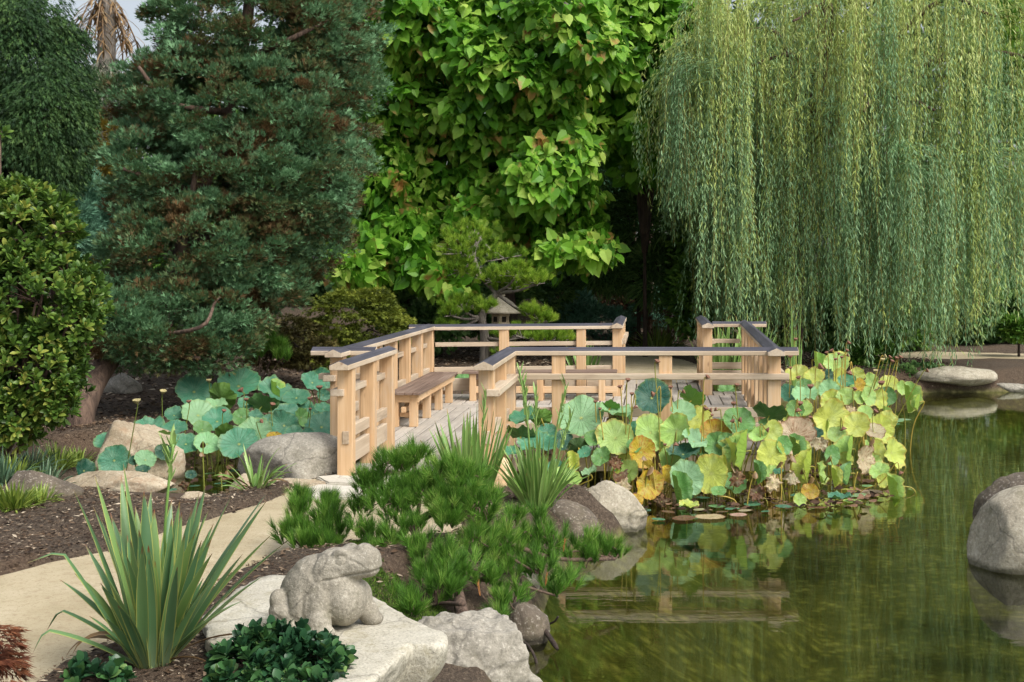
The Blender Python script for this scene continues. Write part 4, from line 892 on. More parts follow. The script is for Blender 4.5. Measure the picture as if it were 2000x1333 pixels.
b = G(1050, 985, 0.02); sword_plant('iris_plant', 'light green iris clump with seed stalks between the ochre boulder and the lotus bed', 'plant', (b.x, b.y, 0.0), 110, 0.56, 0.030, 0.6, 62, m_iris, (0.1, 0.6), 0.10, extra=stalks([(-0.03, 0, 0.98, -0.10), (0.0, 0.02, 0.80, -0.02), (0.1, 0, 0.66, 0.14), (0.08, 0.02, 0.86, 0.12), (-0.05, 0.03, 0.9, -0.05)]))
# arching shoot lying towards the left
b = G(505, 962, 0.0); sword_plant('iris_plant', 'thin arching iris clump with yellowing blades in front of the big grey boulder', 'plant', (b.x, 10.0, 0.0), 24, 0.46, 0.026, 0.75, 63, m_iris, (0.3, 1.7), 0.06, dead=7)
b = P(1140, 720, 19.4); sword_plant('iris_plant', 'short iris clump behind the back railing left of the deck exit', 'plant', (b.x, 19.4, 0), 26, 0.8, 0.05, 0.5, 64, m_iris, (0, 0.4), 0.12)
b = P(1415, 720, 19.4); sword_plant('iris_plant', 'tall bright iris clump beyond the back railing right of the deck exit', 'plant', (b.x, 19.3, -0.1), 46, 1.15, 0.045, 0.4, 65, m_iris, (0, 0.4), 0.2)
b = P(1430, 720, 20.2); sword_plant('iris_plant', 'second iris clump just behind the tall bright one right of the deck exit', 'plant', (b.x+0.3, 20.3, -0.05), 36, 1.15, 0.045, 0.4, 66, m_iris, (0, 0.4), 0.2)
b = P(1550, 800, 17.3); sword_plant('reed_plant', 'thin upright reeds behind the right end of the deck railing', 'plant', (b.x, 17.4, -0.35), 9, 2.0, 0.03, 0.1, 67, m_iris, (0, 0.1), 0.15)
GR = [(60, 890, 12.0, 0.28, 60, m_bgrass, 'tuft of blue-green grass under the glossy shrub'), (110, 890, 12.3, 0.26, 70, m_grass, 'low green grass tuft left of the tan boulder'), (25, 915, 10.9, 0.28, 70, m_grass, 'yellow-green grass tuft at the left edge above the brown-grey rock'),
      (90, 940, 11.0, 0.26, 30, m_bgrass, 'small blue grass tuft above the brown-grey rock'), (5, 975, 9.9, 0.26, 36, m_bgrass, 'blue-grey grass tuft left of the brown-grey rock'), (25, 1040, 9.0, 0.20, 110, m_grass, 'bright yellow-green grass tuft below the brown-grey rock'),
      (75, 1025, 9.2, 0.14, 40, m_grass, 'tiny bright grass tuft right of the brown-grey rock'), (150, 905, 12.6, 0.2, 50, m_grass, 'short green grass tuft touching the tan boulder'), (1285, 682, 26.0, 0.55, 60, m_grass, 'green grassy tuft in front of the dome maple beyond the deck'),
      (1250, 690, 27.0, 0.4, 40, m_grass, 'smaller grass tuft left of the grassy tuft beyond the deck')]
for i, (px, py, Y, L, k, mt, lb) in enumerate(GR):
    x = (px-VX)*Y/F; sword_plant('grass_tuft', lb, 'grass', (x, Y, gz(x, Y)-0.01), k*2, L*1.15, 0.012 if Y < 20 else 0.03, 1.0, 80+i, mt, (0.3, 1.2), 0.10 if Y < 20 else 0.3, group='grass tufts')

# ---------------------------------------------------------------- pines
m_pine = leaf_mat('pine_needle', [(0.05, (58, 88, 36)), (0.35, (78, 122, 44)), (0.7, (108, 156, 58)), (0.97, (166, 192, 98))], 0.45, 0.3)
m_pine2 = leaf_mat('bright_pine_needle', [(0.05, (78, 112, 34)), (0.5, (128, 166, 50)), (0.95, (180, 204, 80))], 0.5, 0.35)  # brighter, yellower green needles of the cloud-pruned pine
m_moss = leaf_mat('moss', [(0.1, (48, 72, 22)), (0.6, (80, 110, 36)), (0.95, (110, 136, 52))], 0.8, 0.1)
def needles(name, parent, tufts, axes, L, nn_, seed, mat, wd=0.0032, spread=0.75, stem=0.06):
    g = np.random.default_rng(seed); m = len(tufts); ax = nrm(np.asarray(axes)+g.normal(size=(m, 3))*0.18); T = np.asarray(tufts)
    s = g.random((m, nn_)); rd = nrm(g.normal(size=(m, nn_, 3))); d = nrm(ax[:, None, :]+rd*spread*(0.5+0.7*g.random((m, nn_, 1))))
    p = T[:, None, :]+ax[:, None, :]*(s*stem)[:, :, None]
    S = L*g.uniform(0.6, 1.1, m*nn_); r = np.clip(np.repeat(g.random((m, 1)), nn_, 1)*0.55+g.random((m, nn_))*0.45, 0, 1).ravel()
    N = g.normal(size=(m*nn_, 3))+np.array([0, -0.7, 0.3])
    x = leaf_mesh(name, T_NEEDLE[0], T_NEEDLE[1], p.reshape(-1, 3), d.reshape(-1, 3), N, np.stack([np.full(m*nn_, wd), S, S], 1), r, mat); x.parent = parent; crownfix(x, parent); return x
def fore_pine():
    bp = G(905, 1180, 0.02); t = empty('pine_shrub', tuple(bp)); tag(t, 'trained pine with long green needles leaning over the pond beside the frog', 'pine'); g = np.random.default_rng(91)
    CL = [(725, 950, 46, 7.9), (775, 905, 40, 7.9), (812, 893, 30, 7.9), (835, 955, 55, 7.8), (900, 935, 50, 7.7), (880, 985, 50, 7.6), (935, 985, 45, 7.6), (770, 985, 50, 7.7), (722, 1035, 42, 7.6), (765, 1055, 45, 7.5), (730, 1085, 35, 7.4), (820, 1075, 42, 7.3), (800, 1030, 30, 7.5),
          (870, 1085, 36, 7.2), (925, 1060, 42, 7.5), (985, 1050, 44, 7.7), (1040, 1050, 44, 7.9), (1085, 1062, 44, 8.0), (1135, 1070, 44, 8.1), (1180, 1072, 36, 8.2), (1210, 1078, 16, 8.25), (995, 1105, 42, 7.6), (905, 1110, 46, 7.1), (955, 1130, 38, 7.2), (1050, 1110, 40, 7.6), (1105, 1130, 34, 7.8), (1085, 1150, 26, 7.6),
          (850, 1145, 36, 6.9), (805, 1185, 36, 6.7), (770, 1165, 30, 6.8), (985, 1175, 30, 7.1), (975, 1205, 22, 7.0), (1055, 1010, 22, 8.0), (870, 1010, 30, 7.5), (1000, 1010, 26, 7.9), (940, 1020, 30, 7.7), (1010, 1160, 24, 7.3), (885, 1150, 30, 6.9), (700, 990, 22, 7.9), (860, 920, 30, 7.8), (800, 950, 34, 7.8), (1160, 1090, 26, 8.1), (1060, 1085, 36, 7.9), (1010, 1075, 34, 7.8), (960, 1085, 34, 7.6), (830, 1120, 30, 7.0), (870, 1120, 34, 7.0)]
    br = [([bp+Vector((0, 0, -0.08)), P(880, 1120, 7.3), P(828, 1075, 7.5), P(812, 1030, 7.7), P(850, 1000, 7.7), P(900, 1000, 7.6), P(960, 1045, 7.7), P(1080, 1090, 7.9), P(1200, 1092, 8.2)], 0.036, 0.012),
          ([P(812, 1030, 7.7), P(790, 985, 7.8), P(745, 965, 7.9), P(715, 940, 7.9)], 0.02, 0.006), ([P(812, 1030, 7.7), P(820, 960, 7.8), P(805, 905, 7.9)], 0.018, 0.006), ([P(880, 1120, 7.3), P(920, 1130, 7.2), P(1000, 1140, 7.3), P(1090, 1165, 7.6)], 0.02, 0.006),
          ([P(828, 1075, 7.5), P(770, 1090, 7.4), P(730, 1100, 7.4)], 0.014, 0.006), ([bp, P(850, 1180, 6.9), P(800, 1200, 6.7)], 0.014, 0.005), ([P(960, 1045, 7.7), P(1000, 1090, 7.6), P(1050, 1120, 7.6)], 0.014, 0.006)]
    tf = []; ax = []
    for px, py, r, Y in CL:
        c = np.array(P(px, py, Y)); R_ = r*Y/F; k = max(8, int((42 if py < 1025 and px < 975 else 22)*(r/42)**1.6)); q = nrm(g.normal(size=(k, 3))+[0, 0, 0.15])*(R_*g.uniform(0.15, 0.95, (k, 1)))*[1.0, 1.2, 0.75]+c; tf.append(q-[0, 0, 0.035])
        ax.append(nrm((q-c)/R_*0.55+[0, -0.05, 0.85]))
        near = min((Vector(p) for pts, _, _ in br[:7] for p in pts), key=lambda p: (p-Vector(c)).length)
        for j in range(0, k, 3): br.append(([near, (near+Vector(c))/2+Vector((0, 0, -0.01)), Vector(c)*0.5+Vector(q[j])*0.5, Vector(q[j])-Vector((0, 0, 0.03))], 0.006, 0.003))
    limbs('branches', t, br, m_bark, 6)
    needles('needles', t, np.concatenate(tf), np.concatenate(ax), 0.088, 62, 92, m_pine, wd=0.0036, spread=0.62)
    # orange dry sprigs
    pb = [P(1100, 1078, 7.7), P(1065, 1145, 7.3), P(938, 1165, 7.0)]
    needles('dry_sprigs', t, pb, [(0, 0, 1)]*3, 0.035, 40, 93, m_drys, spread=0.35)
m_drys = leaf_mat('dry_sprig', [(0, (140, 84, 44)), (1, (196, 140, 84))], 0.7, 0.1)
fore_pine()
def small_pine(label, base, pts, L, per, mat, seed, bark=m_bark, r=0.012, nn_=90, wd=0.0032, upw=0.9, name='pine_shrub', spread=0.6):
    t = empty(name, tuple(base)); tag(t, label, 'pine'); g = np.random.default_rng(seed); tf = []; ax = []; br = []
    for px, py, rr_, Y in pts:
        c = np.array(P(px, py, Y)); R_ = rr_*Y/F; k = per; q = nrm(g.normal(size=(k, 3)))*(R_*g.uniform(0.2, 1, (k, 1)))*[1, 1, 0.8]+c; tf.append(q); ax.append(nrm((q-c)/R_*0.5+[0, 0, upw]))
        br.append(([base, (Vector(base)+Vector(c))/2, Vector(c)], r, r*0.4))
        for j in range(0, k, 2): br.append(([Vector(c), (Vector(c)+Vector(q[j]))/2, Vector(q[j])], r*0.4, r*0.2))
    limbs('branches', t, br, bark, 5); needles('needles', t, np.concatenate(tf), np.concatenate(ax), L, nn_, seed+1, mat, wd=wd, spread=spread); return t
b = G(605, 1085, 0.0); small_pine('small bushy young pine beside the sandy path', (b.x, b.y, 0.0), [(580, 1010, 24, 8.0), (570, 1050, 28, 7.9), (610, 1050, 32, 7.9), (640, 1015, 26, 8.0), (655, 1050, 26, 7.9), (600, 1075, 30, 7.8), (640, 1075, 26, 7.8), (590, 985, 14, 8.1), (640, 995, 14, 8.1)], 0.088, 24, m_pine, 95, wd=0.0036, nn_=62, spread=0.5)
b = P(500, 735, 16.6); small_pine('small light green pine beneath the blue conifer', (b.x, 16.6, gz(b.x, 16.6)), [(510, 690, 26, 16.5), (540, 680, 20, 16.6), (520, 665, 16, 16.7), (550, 700, 22, 16.5)], 0.14, 14, m_pine, 97, nn_=60, wd=0.008)
def niwaki():
    base = Vector((P(945, 700, 20.5).x, 20.5, 0.0)); t = empty('pine_tree', tuple(base)); tag(t, 'cloud-pruned pine with a twisting grey trunk behind the back railing', 'pine'); g = np.random.default_rng(101)
    pads = [(925, 462, 62, 26, 20.6), (905, 490, 60, 26, 20.2), (985, 500, 50, 22, 20.6), (900, 525, 45, 22, 20.2), (1010, 535, 62, 18, 20.0), (1050, 550, 30, 14, 19.9), (960, 545, 40, 18, 20.3), (905, 600, 45, 18, 20.2), (880, 612, 28, 14, 20.1), (950, 600, 25, 14, 19.9), (1020, 655, 62, 15, 20.2), (1075, 662, 45, 12, 20.0), (1040, 610, 26, 12, 20.4), (1060, 625, 26, 10, 20.6), (1000, 560, 50, 14, 20.4), (990, 690, 25, 12, 20.2), (870, 640, 20, 10, 20.1)]
    br = [([base+Vector((0, 0, -0.1)), P(946, 660, 20.5), P(941, 620, 20.4), P(952, 590, 20.4), P(968, 572, 20.4), P(940, 540, 20.4), P(925, 500, 20.4), P(935, 465, 20.5)], 0.085, 0.03)]
    tf = []; ax = []
    for px, py, rx_, ry_, Y in pads:
        c = np.array(P(px, py, Y)); a = rx_*Y/F; h = ry_*Y/F; k = int(30*rx_/35)+8; q = c+nrm(g.normal(size=(k, 3)))*[a, a*0.8, h]*g.uniform(0.3, 1, (k, 1)); tf.append(q); ax.append(nrm((q-c)/a*0.6+[0, -0.1, 0.8]))
        near = min((Vector(p) for p in br[0][0]), key=lambda p: (p-Vector(c)).length); br.append(([near, (near+Vector(c))/2+Vector((0, 0, -0.06)), Vector(c)+Vector((0, 0, -0.04))], 0.03, 0.012))
        for j in range(0, k, 3): br.append(([Vector(c)+Vector((0, 0, -0.04)), Vector(q[j])-Vector((0, 0, 0.02))], 0.01, 0.005))
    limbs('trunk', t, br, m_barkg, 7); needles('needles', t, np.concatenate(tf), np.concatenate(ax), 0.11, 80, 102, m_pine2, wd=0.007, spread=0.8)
niwaki()

# ---------------------------------------------------------------- other shrubs and background trees
m_map = leaf_mat('fine_maple_leaf', [(0.1, (66, 78, 26)), (0.5, (104, 118, 40)), (0.95, (148, 156, 62))], 0.6, 0.3)
m_mapb = leaf_mat('brown_maple_leaf', [(0.1, (58, 40, 28)), (0.5, (96, 70, 48)), (0.95, (130, 100, 66))], 0.6, 0.25)
m_mapr = leaf_mat('red_maple_leaf', [(0.1, (70, 42, 30)), (0.5, (108, 62, 44)), (0.95, (140, 92, 62))], 0.6, 0.25)
m_mapg = leaf_mat('green_brown_leaf', [(0.1, (56, 46, 26)), (0.5, (80, 80, 40)), (0.95, (116, 104, 56))], 0.6, 0.25)
m_yel = leaf_mat('amber_leaf', [(0.1, (64, 62, 24)), (0.5, (110, 98, 36)), (0.95, (150, 128, 50))], 0.6, 0.25)
m_drk = leaf_mat('dark_conifer_leaf', [(0.1, (30, 54, 30)), (0.5, (50, 82, 42)), (0.95, (84, 114, 58))], 0.6, 0.15)
m_sha = leaf_mat('shade_leaf', [(0.1, (66, 100, 54)), (0.5, (98, 138, 74)), (0.95, (140, 174, 104))], 0.5, 0.25)
m_shb = leaf_mat('shade_blue_leaf', [(0.1, (66, 104, 84)), (0.5, (96, 142, 114)), (0.95, (134, 176, 146))], 0.6, 0.2)
m_farw = leaf_mat('far_wood_leaf', [(0.1, (50, 78, 44)), (0.5, (76, 110, 62)), (0.95, (110, 142, 84))], 0.6, 0.15)
m_mid = leaf_mat('mid_green_leaf', [(0.1, (48, 82, 28)), (0.5, (78, 120, 44)), (0.95, (120, 158, 66))], 0.5, 0.25)
tree('japanese_maple', 'low mounded maple with fine olive leaves left of the deck', 'shrub', (P(705, 680, 19.3).x, 19.3, 0.05), None, m_barkd, [ell(700, 625, 19.3, 92, 64), ell(740, 650, 19.0, 60, 45), ell(645, 665, 19.2, 45, 45), ell(680, 700, 19.0, 80, 40)], 260, 60, 0.13, 111, T_MAPLE, 0.06, m_map, flat=0.35, up=0.6, dirbias=(0, -0.1, -0.35), aspect=0.8)
tree('japanese_maple', 'brownish low spreading maple left of the olive mounded maple', 'shrub', (P(585, 725, 17.4).x, 17.4, 0.3), [([(P(600, 725, 17.4).x, 17.4, 0.2), P(598, 705, 17.4), P(570, 670, 17.4)], 0.06, 0.03), ([P(598, 705, 17.4), P(540, 690, 17.4)], 0.03, 0.01)], m_barkd, [ell(560, 660, 17.4, 65, 40), ell(600, 685, 17.2, 40, 32), ell(525, 690, 17.2, 45, 30)], 150, 50, 0.13, 113, T_MAPLE, 0.06, m_mapg, flat=0.35, up=0.6, dirbias=(0, -0.1, -0.3), aspect=0.8)
tree('japanese_maple', 'small brown dome-shaped maple beyond the deck exit', 'shrub', (P(1280, 682, 27).x, 27, 0.05), None, m_barkd, [ell(1278, 640, 27, 52, 38), ell(1255, 655, 27, 30, 26), ell(1305, 660, 27, 30, 26)], 120, 45, 0.14, 115, T_MAPLE, 0.06, m_mapb, flat=0.35, up=0.6, dirbias=(0, -0.1, -0.35), aspect=0.5)
b = G(-30, 1330, 0.0); tree('japanese_maple', 'red lace-leaf maple at the bottom left corner', 'shrub', (-2.62, 5.0, 0.0), None, m_barkd, [ell(-10, 1265, 5.0, 32, 36), ell(0, 1315, 5.0, 40, 30), ell(-30, 1320, 5.0, 60, 60)], 40, 26, 0.05, 117, T_MAPLE, 0.05, m_mapr, flat=0.5, up=0.2, dirbias=(0.4, 0, -0.5), aspect=0.30)
def bush(label, E, mat, nc, per, rad, size, seed, tmpl=T_OVAL, cat='shrub', name='evergreen_shrub', asp=0.8, bark=m_barkd, group=None, **kw):
    c = np.mean([e[0] for e in E], 0); return tree(name, label, cat, (float(c[0]), float(c[1]), 0.0), None, bark, E, nc, per, rad, seed, tmpl, size, mat, aspect=asp, group=group, **kw)
bush('dark drooping conifer filling the top left corner', [ell(45, 130, 20, 80, 130), ell(120, 170, 20.2, 50, 110), ell(40, 290, 19.8, 110, 120), ell(95, 250, 19.6, 60, 120), ell(20, 400, 19.5, 100, 70), ell(-60, 150, 20, 80, 240)], m_drk, 800, 90, 0.26, 0.10, 121, T_SPRIG, 'tree', 'conifer_tree', 0.6, flat=1.1, up=-0.3, dirbias=(0, 0, -0.8))
bush('blue-tinted dark conifer below the drooping conifer at the left', [ell(120, 400, 21, 90, 60), ell(60, 450, 20, 100, 70), ell(150, 440, 21, 60, 50)], m_shb, 200, 80, 0.30, 0.13, 123, T_SPRIG, 'tree', 'conifer_tree', 0.7)
bush('amber-leaved maple glimpsed between the drooping conifer and the blue conifer', [ell(170, 300, 24, 65, 75), ell(210, 380, 24, 60, 70), ell(230, 470, 24, 60, 80)], m_yel, 200, 45, 0.28, 0.12, 125, T_MAPLE, 'tree', 'japanese_maple', 0.7)
bush('green small-leaved tree behind the lower part of the blue conifer', [ell(200, 440, 26, 90, 120), ell(350, 500, 25, 130, 160), ell(500, 350, 25, 160, 200), ell(680, 250, 26, 120, 200)], m_mid, 420, 40, 0.40, 0.17, 127, T_OVAL, 'tree', 'evergreen_tree', 0.7)
bush('grey-green rounded tree far behind the gap right of the tan-flecked tree', [ell(1150, 290, 32, 50, 90), ell(1160, 420, 31, 60, 90)], m_shb, 120, 50, 0.35, 0.16, 131, T_OVAL, 'tree', 'evergreen_tree', 0.6)
bush('deep green podocarpus with long narrow leaves in the shade left of the willow', [ell(1200, 380, 26.5, 60, 80), ell(1260, 450, 26.5, 80, 90), ell(1190, 500, 26.5, 60, 60), ell(1300, 400, 26, 50, 80), ell(1290, 540, 26, 50, 50)], m_sha, 460, 45, 0.32, 0.20, 133, T_DIAM, 'tree', 'evergreen_tree', 0.16)
bush('dark leafy shrub at the left edge of the willow curtain', [ell(1370, 480, 26, 50, 120), ell(1360, 580, 25, 45, 80)], m_mid, 200, 40, 0.25, 0.13, 135, T_OVAL, asp=0.7)
bush('broad dark juniper left of the dome maple in the shade', [ell(1150, 640, 27, 90, 34), ell(1080, 600, 28, 80, 50)], m_shb, 200, 60, 0.22, 0.11, 137, T_SPRIG, asp=0.7)
bush('blue-green juniper behind the dome maple', [ell(1300, 600, 29, 70, 38), ell(1240, 600, 30, 50, 30)], m_shb, 160, 60, 0.22, 0.11, 139, T_SPRIG, asp=0.7)
bush('dark reddish maple in deep shade behind the lantern', [ell(1200, 540, 29, 70, 60), ell(1120, 560, 30, 60, 50)], m_mapb, 170, 50, 0.26, 0.10, 141, T_MAPLE, 'shrub', 'japanese_maple', 0.6)
bush('dark shrub in the shade left of the lantern', [ell(800, 590, 25, 70, 55), ell(740, 560, 26, 60, 40), ell(850, 640, 24, 50, 35)], m_sha, 200, 45, 0.25, 0.12, 143)
bush('dark shrub in the shade behind the pruned pine', [ell(980, 600, 26, 70, 60), ell(1040, 560, 27, 70, 60)], m_sha, 180, 45, 0.25, 0.12, 145)
bush('low dark hedge shrub under the willow strands near its trunk', [ell(1480, 640, 26, 90, 50), ell(1600, 640, 26.5, 90, 55)], m_sha, 240, 45, 0.26, 0.12, 147)
bush('low dark shrub under the middle of the willow', [ell(1720, 640, 26.8, 80, 45), ell(1680, 600, 27, 60, 50)], m_mid, 190, 45, 0.26, 0.12, 149)
bush('dark shrub under the right part of the willow', [ell(1900, 600, 28.5, 110, 70), ell(1990, 640, 28.5, 60, 50)], m_sha, 240, 45, 0.28, 0.12, 151)
bush('small bright green shrub on the far bank behind the lotus seed heads', [ell(1700, 700, 22.2, 45, 26), ell(1670, 690, 22.5, 30, 22)], m_mid, 90, 50, 0.14, 0.07, 153)
bush('small fern-like plant at the right edge on the far bank', [ell(1990, 640, 25, 30, 20)], m_mid, 40, 40, 0.14, 0.1, 155)
bush('low dark groundcover shrub on the far bank beneath the willow tips', [ell(1790, 735, 21.6, 60, 16), ell(1720, 742, 21.4, 40, 14)], m_sha, 110, 40, 0.12, 0.07, 157)
# slender trunks in the shade
for i, (px, Y, y0, r, lb) in enumerate(((1268, 28.5, 200, 0.07, 'slender brown trunk in the shade left of the pale one'), (1308, 27.5, 200, 0.07, 'slender pale trunk nearest the willow'), (1125, 30, 100, 0.08, 'slender trunk right behind the tan-flecked tree'), (1106, 29, -40, 0.07, 'slender pale trunk rising at the top between the two large-leaved trees'),
                           (1172, 31, 250, 0.06, 'thin trunk against the grey-green tree in the gap'), (1235, 30, 260, 0.06, 'thinnest brown trunk deep in the shade'))):
    x = (px-VX)*Y/F; t = empty('palm_tree', (x, Y, gz(x, Y))); tag(t, lb, 'tree', 'slender trunks in the background shade')
    limbs('trunk', t, [([(x, Y, -0.1), P(px+3, 400, Y), P(px-2, y0, Y), P(px+2, y0-260, Y)], r, r*0.7)], m_barkg if i in (1, 3) else m_bark)
    g = np.random.default_rng(i+400); mb = MB(); top = np.array(P(px+2, y0-260, Y))-np.array(t.location)
    for k in range(14): blade(mb, top, k*2.4, g.uniform(0.3, 1.1), 1.6, 0.16, 1.4, g.random(), seg=8)
    mb.build('fronds', m_iris, t, smooth=True)
# palm with a skirt of dead fronds
def palm():
    Y = 27; x = (208-VX)*Y/F; t = empty('palm_tree', (x, Y, gz(x, Y))); tag(t, 'tall palm with grey dead fronds hanging against the sky at the top left', 'palm'); g = np.random.default_rng(160)
    limbs('trunk', t, [([(x, Y, -0.1), P(206, 300, Y), P(208, 100, Y), P(210, -60, Y), P(210, -250, Y)], 0.2, 0.16)], m_barkg)
    for nm, zs, mt, cnt, L in (('dead_fronds', 10, m_lilyt, 12, 1.1), ('dead_fronds', 130, m_dead, 20, 1.5), ('fronds', -250, m_iris, 22, 2.4)):
        mb = MB()
        for k in range(cnt):
            c = np.array(P(205+g.normal()*8, zs-30*g.random(), Y))-np.array(t.location); az = k*2.4; le = 1.5 if nm != 'fronds' else g.uniform(0.3, 1.2)
            h = np.array([cos(az), sin(az), 0]); sp_ = [c+h*(0.6*s)+np.array([0, 0, -L*s**1.5 if nm != 'fronds' else L*0.5*s-L*0.5*s*s]) for s in np.linspace(0, 1, 6)]
            tube(mb, sp_, 0.018, 4, at=0.3)
            for j in range(30): s = g.uniform(0.15, 1); q = c+h*(0.6*s)+np.array([0, 0, -L*s**1.5 if nm != 'fronds' else L*0.5*s-L*0.5*s*s]); blade(mb, q, g.uniform(0, 6.28), 2.0 if nm != 'fronds' else 1.2, g.uniform(0.25, 0.55), 0.03, 0.7, g.random(), seg=3)
        mb.build(nm, mt, t, smooth=True)
m_dead = sword_mat('grey_dead_frond', [(0.0, (96, 100, 88)), (0.5, (130, 134, 118)), (1.0, (168, 166, 146))], (140, 140, 120), (120, 110, 90), 1.1)
palm()
# distant wood closing the view
def wood():
    g = np.random.default_rng(170); Pt = []; D = []; R_ = []
    E = [((x, y, z), (2.6, 1.6, 2.6)) for x in np.arange(-26, 27, 3.1) for y, z in ((35+g.normal()*0.8, 1.8), (36+g.normal()*0.8, 5.2), (37+g.normal()*0.8, 8.6), (38, 11.6)) if not (z > 4.5 and -20.5 < x < -12.0) and not (z > 11 and x < -10)]
    p, o, r, ci, cc = clumps(E, 5200, 26, 0.55, 171, 0.8, 0.8, 0.3, 0.6)
    keep = p[:, 1] < 37.6+0*p[:, 0]; p = p[keep]; o = o[keep]; r = r[keep]
    N = nrm(g.normal(size=p.shape)*0.5+[0, -0.4, 0.7]); S = 0.30*g.uniform(0.6, 1.3, len(p))
    x = leaf_mesh('distant_wood', T_OVAL[0], T_OVAL[1], p, nrm(o+[0, 0, -0.4]), N, np.stack([S*0.7, S, S], 1), r, m_farw); tag(x, kind='stuff', label='dark mass of trees closing the background', cat='trees')
wood()

# stone lantern
def lathe(mb, prof, seg=6, rot=0.0, c=(0, 0, 0), bulge=None):
    V = []; 
    for r, z in prof:
        for k in range(seg): a = 2*pi*k/seg+rot; V.append((c[0]+r*cos(a), c[1]+r*sin(a), c[2]+z))
    n_ = len(prof); Fc = [(i*seg+k, i*seg+(k+1) % seg, (i+1)*seg+(k+1) % seg, (i+1)*seg+k) for i in range(n_-1) for k in range(seg)]+[tuple(range(seg))[::-1], tuple((n_-1)*seg+k for k in range(seg))]
    mb.add(V, Fc)
def lantern():
    c = P(978, 640, 22.3); z0 = 0.05; t = empty('stone_lantern', (c.x, 22.3, z0)); tag(t, 'grey stone garden lantern with a broad roof behind the pruned pine', 'lantern')
    mb = MB(); lathe(mb, [(0.34, 0.86), (0.35, 0.895), (0.30, 0.95), (0.20, 1.05), (0.10, 1.12), (0.06, 1.135)], 24); o = mb.build('roof', m_granite, t, smooth=True); 
    mb = MB(); lathe(mb, [(0.05, 1.13), (0.075, 1.15), (0.07, 1.18), (0.035, 1.21), (0.0, 1.235)], 12); mb.build('finial', m_granite, t, smooth=True)
    mb = MB(); lathe(mb, [(0.165, 0.66), (0.165, 0.858)], 6, 0.5); o = mb.build('light_box', m_tan, t); lb_ = bev(o, 0.01)
    for k in range(6):
        mb = MB(); a = 0.5+pi/6+k*pi/3; cx, cy = 0.145*cos(a), 0.145*sin(a); tx, ty = -sin(a), cos(a)
        q = [(cx+tx*s*0.038, cy+ty*s*0.038, z) for s, z in ((-1, 0.72), (1, 0.72), (1, 0.81), (-1, 0.81))]; mb.add(q+[(x+cos(a)*0.004, y+sin(a)*0.004, z) for x, y, z in q], [(4, 5, 6, 7), (0, 1, 5, 4), (1, 2, 6, 5), (2, 3, 7, 6), (3, 0, 4, 7)]); mb.build('window', m_recess_shade, lb_)
    mb = MB(); lathe(mb, [(0.13, 0.52), (0.27, 0.58), (0.27, 0.645), (0.19, 0.658)], 6, 0.5); bev(mb.build('platform', m_tan, t), 0.01)
    mb = MB(); lathe(mb, [(0.22, -0.1), (0.20, 0.05), (0.11, 0.12), (0.11, 0.46), (0.15, 0.518)], 12); mb.build('pedestal', m_granite, t, smooth=True)
m_recess_shade, n, out = newmat('painted_recess_shade'); b = nd(n, 'ShaderNodeBsdfPrincipled', Roughness=1.0); b.inputs['Base Color'].default_value = rgba((34, 30, 24)); n.links.new(b.outputs[0], out.inputs[0])  # flat dark colour stands in for the shade inside the lantern openings
lantern()

